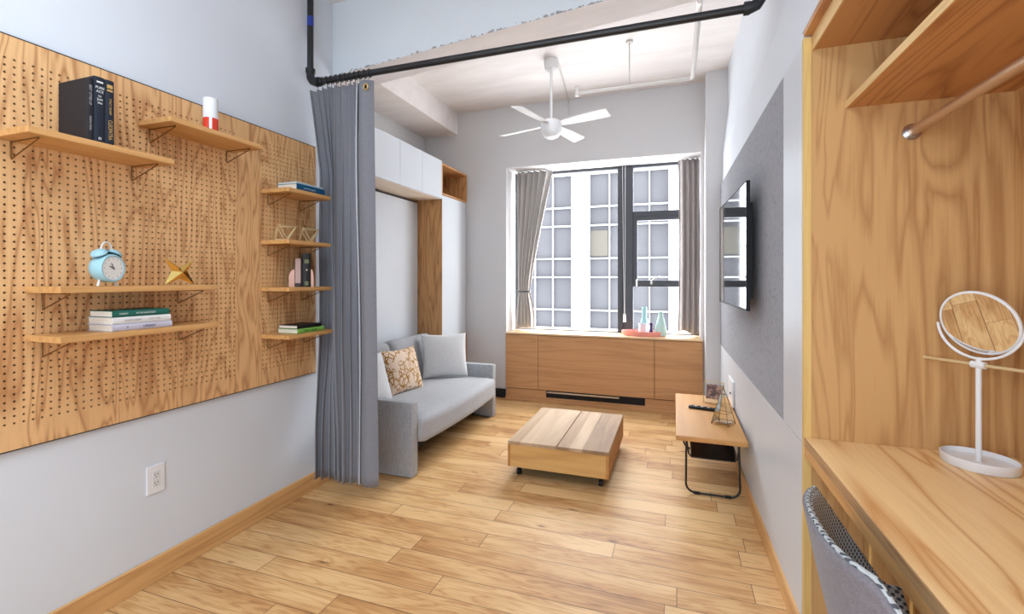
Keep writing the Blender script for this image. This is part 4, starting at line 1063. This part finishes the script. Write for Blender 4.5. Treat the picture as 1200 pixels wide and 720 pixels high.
# ================================================================== CLOSET AND DESK (right)
cz_ = thing('closet', 'built in plywood closet with shelf, clothes rail and desk bay at right', 'closet', (.75, .7, 0))
YB = 1.976
b = B(); b.box(.472, 1.068, YB, 1.998, 0, 2.235); obj(b, 'side_panel', M['ply_closet'], cz_)
b = B(); b.box(.447, .4715, YB-.002, 1.998, 0, 2.235); obj(b, 'face_stile', M['ply_edge_z'], cz_)
b = B(); b.box(.472, 1.068, -.618, -.60, 0, 2.235); obj(b, 'side_panel', M['ply_closet'], cz_)
b = B(); b.box(1.045, 1.068, -.60, YB, 0, 2.186); obj(b, 'back_panel', M['ply_closet'], cz_)
b = B(); b.box(.480, 1.068, -.60, YB, 2.188, 2.236); obj(b, 'top_board', M['ply_closet_y'], cz_)
b = B(); b.box(.474, .4795, -.60, YB, 2.184, 2.240); obj(b, 'top_fascia', M['ply_edge'], cz_)
b = B(); b.box(.447, 1.068, -.60, YB, 2.2405, 2.261); obj(b, 'top_cap', M['ply_closet_y'], cz_)
b = B(); b.box(.582, 1.045, -.60, YB, 1.962, 1.985); obj(b, 'shelf', M['ply_closet_y'], cz_)
b = B(); b.box(.578, .5817, -.60, YB, 1.961, 1.986); obj(b, 'shelf_lipping', M['ply_edge'], cz_)
b = B(); b.cyl((.77, -.60, 1.856), (.77, YB-.012, 1.856), .0155, n=20); rl = obj(b, 'clothes_rail', M['rail_metal'], cz_, smooth=True)
b = B(); b.cyl((.77, YB-.0005, 1.856), (.77, YB-.006, 1.856), .028, n=20); b.cyl((.77, YB-.006, 1.856), (.77, YB-.022, 1.856), .0185, n=16); obj(b, 'rail_flange', M['chrome'], rl, smooth=True)
for y in (1.52, 1.80):
    b = B(); b.box(.60, 1.045, y, y+.018, 0, .700); obj(b, 'desk_divider', M['ply_closet'], cz_)
    b = B(); b.box(.596, .5998, y, y+.018, 0, .700); obj(b, 'divider_lipping', M['ply_edge_z'], cz_)
dk = thing('desk', 'pale plywood desk top with thick edge under the round mirror', 'desk', (.75, .7, .70))
b = B(); b.box(.452, 1.044, -.599, YB-.001, .737, .767, .001, 1); obj(b, 'slab', M['ply_desk'], dk)
b = B(); b.box(.449, .470, -.599, YB-.001, .701, .7365, .001, 1); obj(b, 'front_rail', M['shelf'], dk)
b = B(); b.box(.4485, .4518, -.599, YB-.001, .737, .767); obj(b, 'edge_band', M['ply_dark_edge'], dk)

# mirror
mr = thing('table_mirror', 'round white tabletop mirror on an oval foot standing on the desk', 'mirror', (.893, 1.852, .767))
mx_, my_ = .893, 1.852
hd = Vector((.56, -.83, 0)).normalized()                           # along the brass bar
nm0 = Vector((-.83, -.56, 0)).normalized()                          # towards the room
Mo = Matrix.Translation((mx_, my_, 0)) @ Matrix.Rotation(math.atan2(hd.y, hd.x), 4, 'Z')
b = B(); b.lathe([(0, .7675), (.090, .7675), (.094, .772), (.095, .797), (.092, .798), (.089, .783), (0, .781)], n=48, sy=.86); b.xf(Mo); obj(b, 'base', M['white'], mr, smooth=True)
b = B(); b.cyl((mx_, my_, .78), (mx_, my_, 1.105), .0075, n=16); obj(b, 'pole', M['white'], mr, smooth=True)
b = B(); b.tube([Vector((mx_, my_, 1.082))-hd*.155, Vector((mx_, my_, 1.082))+hd*.155], .0052, 10)
for s_ in (-1, 1): b.cyl(Vector((mx_, my_, 1.082))+hd*s_*.150, Vector((mx_, my_, 1.082))+hd*s_*.158, .0065, n=12)
obj(b, 'jewellery_bar', M['brass_pale'], mr, smooth=True)
b = B(); b.cyl(Vector((mx_, my_, 1.082))-hd*.018, Vector((mx_, my_, 1.082))+hd*.018, .011, n=14); obj(b, 'bar_clamp', M['white'], mr, smooth=True)
mc = Vector((mx_, my_, 1.213)); up = Vector((0,0,1))
b = B(); b.tube([mc+hd*.112*math.cos(t)+up*.112*math.sin(t) for t in [PI*1.02+PI*.96*k/28 for k in range(29)]], .0042, 8); obj(b, 'yoke', M['white'], mr, smooth=True)
tl = math.radians(17); nm = (nm0*math.cos(tl)-up*math.sin(tl)).normalized(); u2 = nm.cross(hd).normalized()
if u2.z < 0: u2 = -u2
Mm = basis(hd, u2, nm, mc)
b = B(); b.lathe([(0, -.006), (.100, -.006), (.104, -.003), (.104, .003), (.100, .005), (.0975, .0045), (.0975, .002), (0, .002)], n=56); b.xf(Mm); dd = obj(b, 'mirror_rim', M['white'], mr, smooth=True)
b = B(); b.lathe([(0, .0023), (.097, .0023), (.097, .0032), (0, .0032)], n=56); b.xf(Mm); obj(b, 'mirror_glass', M['mirror'], dd)

# ================================================================== CHAIR
ch = thing('desk_chair', 'grey felt shell chair with woven check inside, pushed up to the desk', 'chair', (.60, 1.19, 0))
cx0, cy0 = .500, 1.195
def shell(t, v, off=0.0):
    """t: -1..1 round the back (near wing..far wing), v: 0 seat edge .. 1 rim"""
    a = t*math.radians(100)
    c_, s_ = math.cos(a), math.sin(a)
    cs = math.copysign(abs(c_)**.75, c_); sn = math.copysign(abs(s_)**.85, s_)
    rim = .812-max(0, min(1, (.78-cs)/.85))*.27
    z = .43+(rim-.43)*v
    k = .68+.32*v**.6
    rx = .212*k-off; ry = (.292-.02*max(0, (z-.6)/.2))*k-off
    return (cx0-rx*cs+.03*(1-v), cy0+ry*sn, z)
def shell_bm(off):
    b = B(); nt, nv = 56, 18
    b.grid([[shell(-1+2*i/nt, j/nv, off) for i in range(nt+1)] for j in range(nv+1)]); return b
b = shell_bm(0.0); o = obj(b, 'shell', M['chair_felt'], ch, smooth=True, angle=180)
md = o.modifiers.new('thick', 'SOLIDIFY'); md.thickness = .010; md.offset = 0
b = shell_bm(.011); o = obj(b, 'inner_lining', M['chair_weave'], ch, smooth=True, angle=180)
md = o.modifiers.new('thick', 'SOLIDIFY'); md.thickness = .008; md.offset = 0
b = B(); b.tube([Vector(shell(-1+2*i/64, 1, .006))+Vector((0,0,.002)) for i in range(65)], .0055, 8); obj(b, 'rim_piping', M['chair_weave'], ch, smooth=True)
b = B(); b.soft(.40, .80, 1.0, 1.39, .40, .47, .03, 10, .015); obj(b, 'seat', M['chair_weave'], ch, smooth=True, angle=180)
for sx in (-1, 1):
    for sy in (-1, 1):
        b = B(); b.cyl((cx0+.06+sx*.14, cy0+sy*.13, .41), (cx0+.06+sx*.20, cy0+sy*.20, .0), .014, .010, 14); obj(b, 'leg', M['black'], ch, smooth=True)
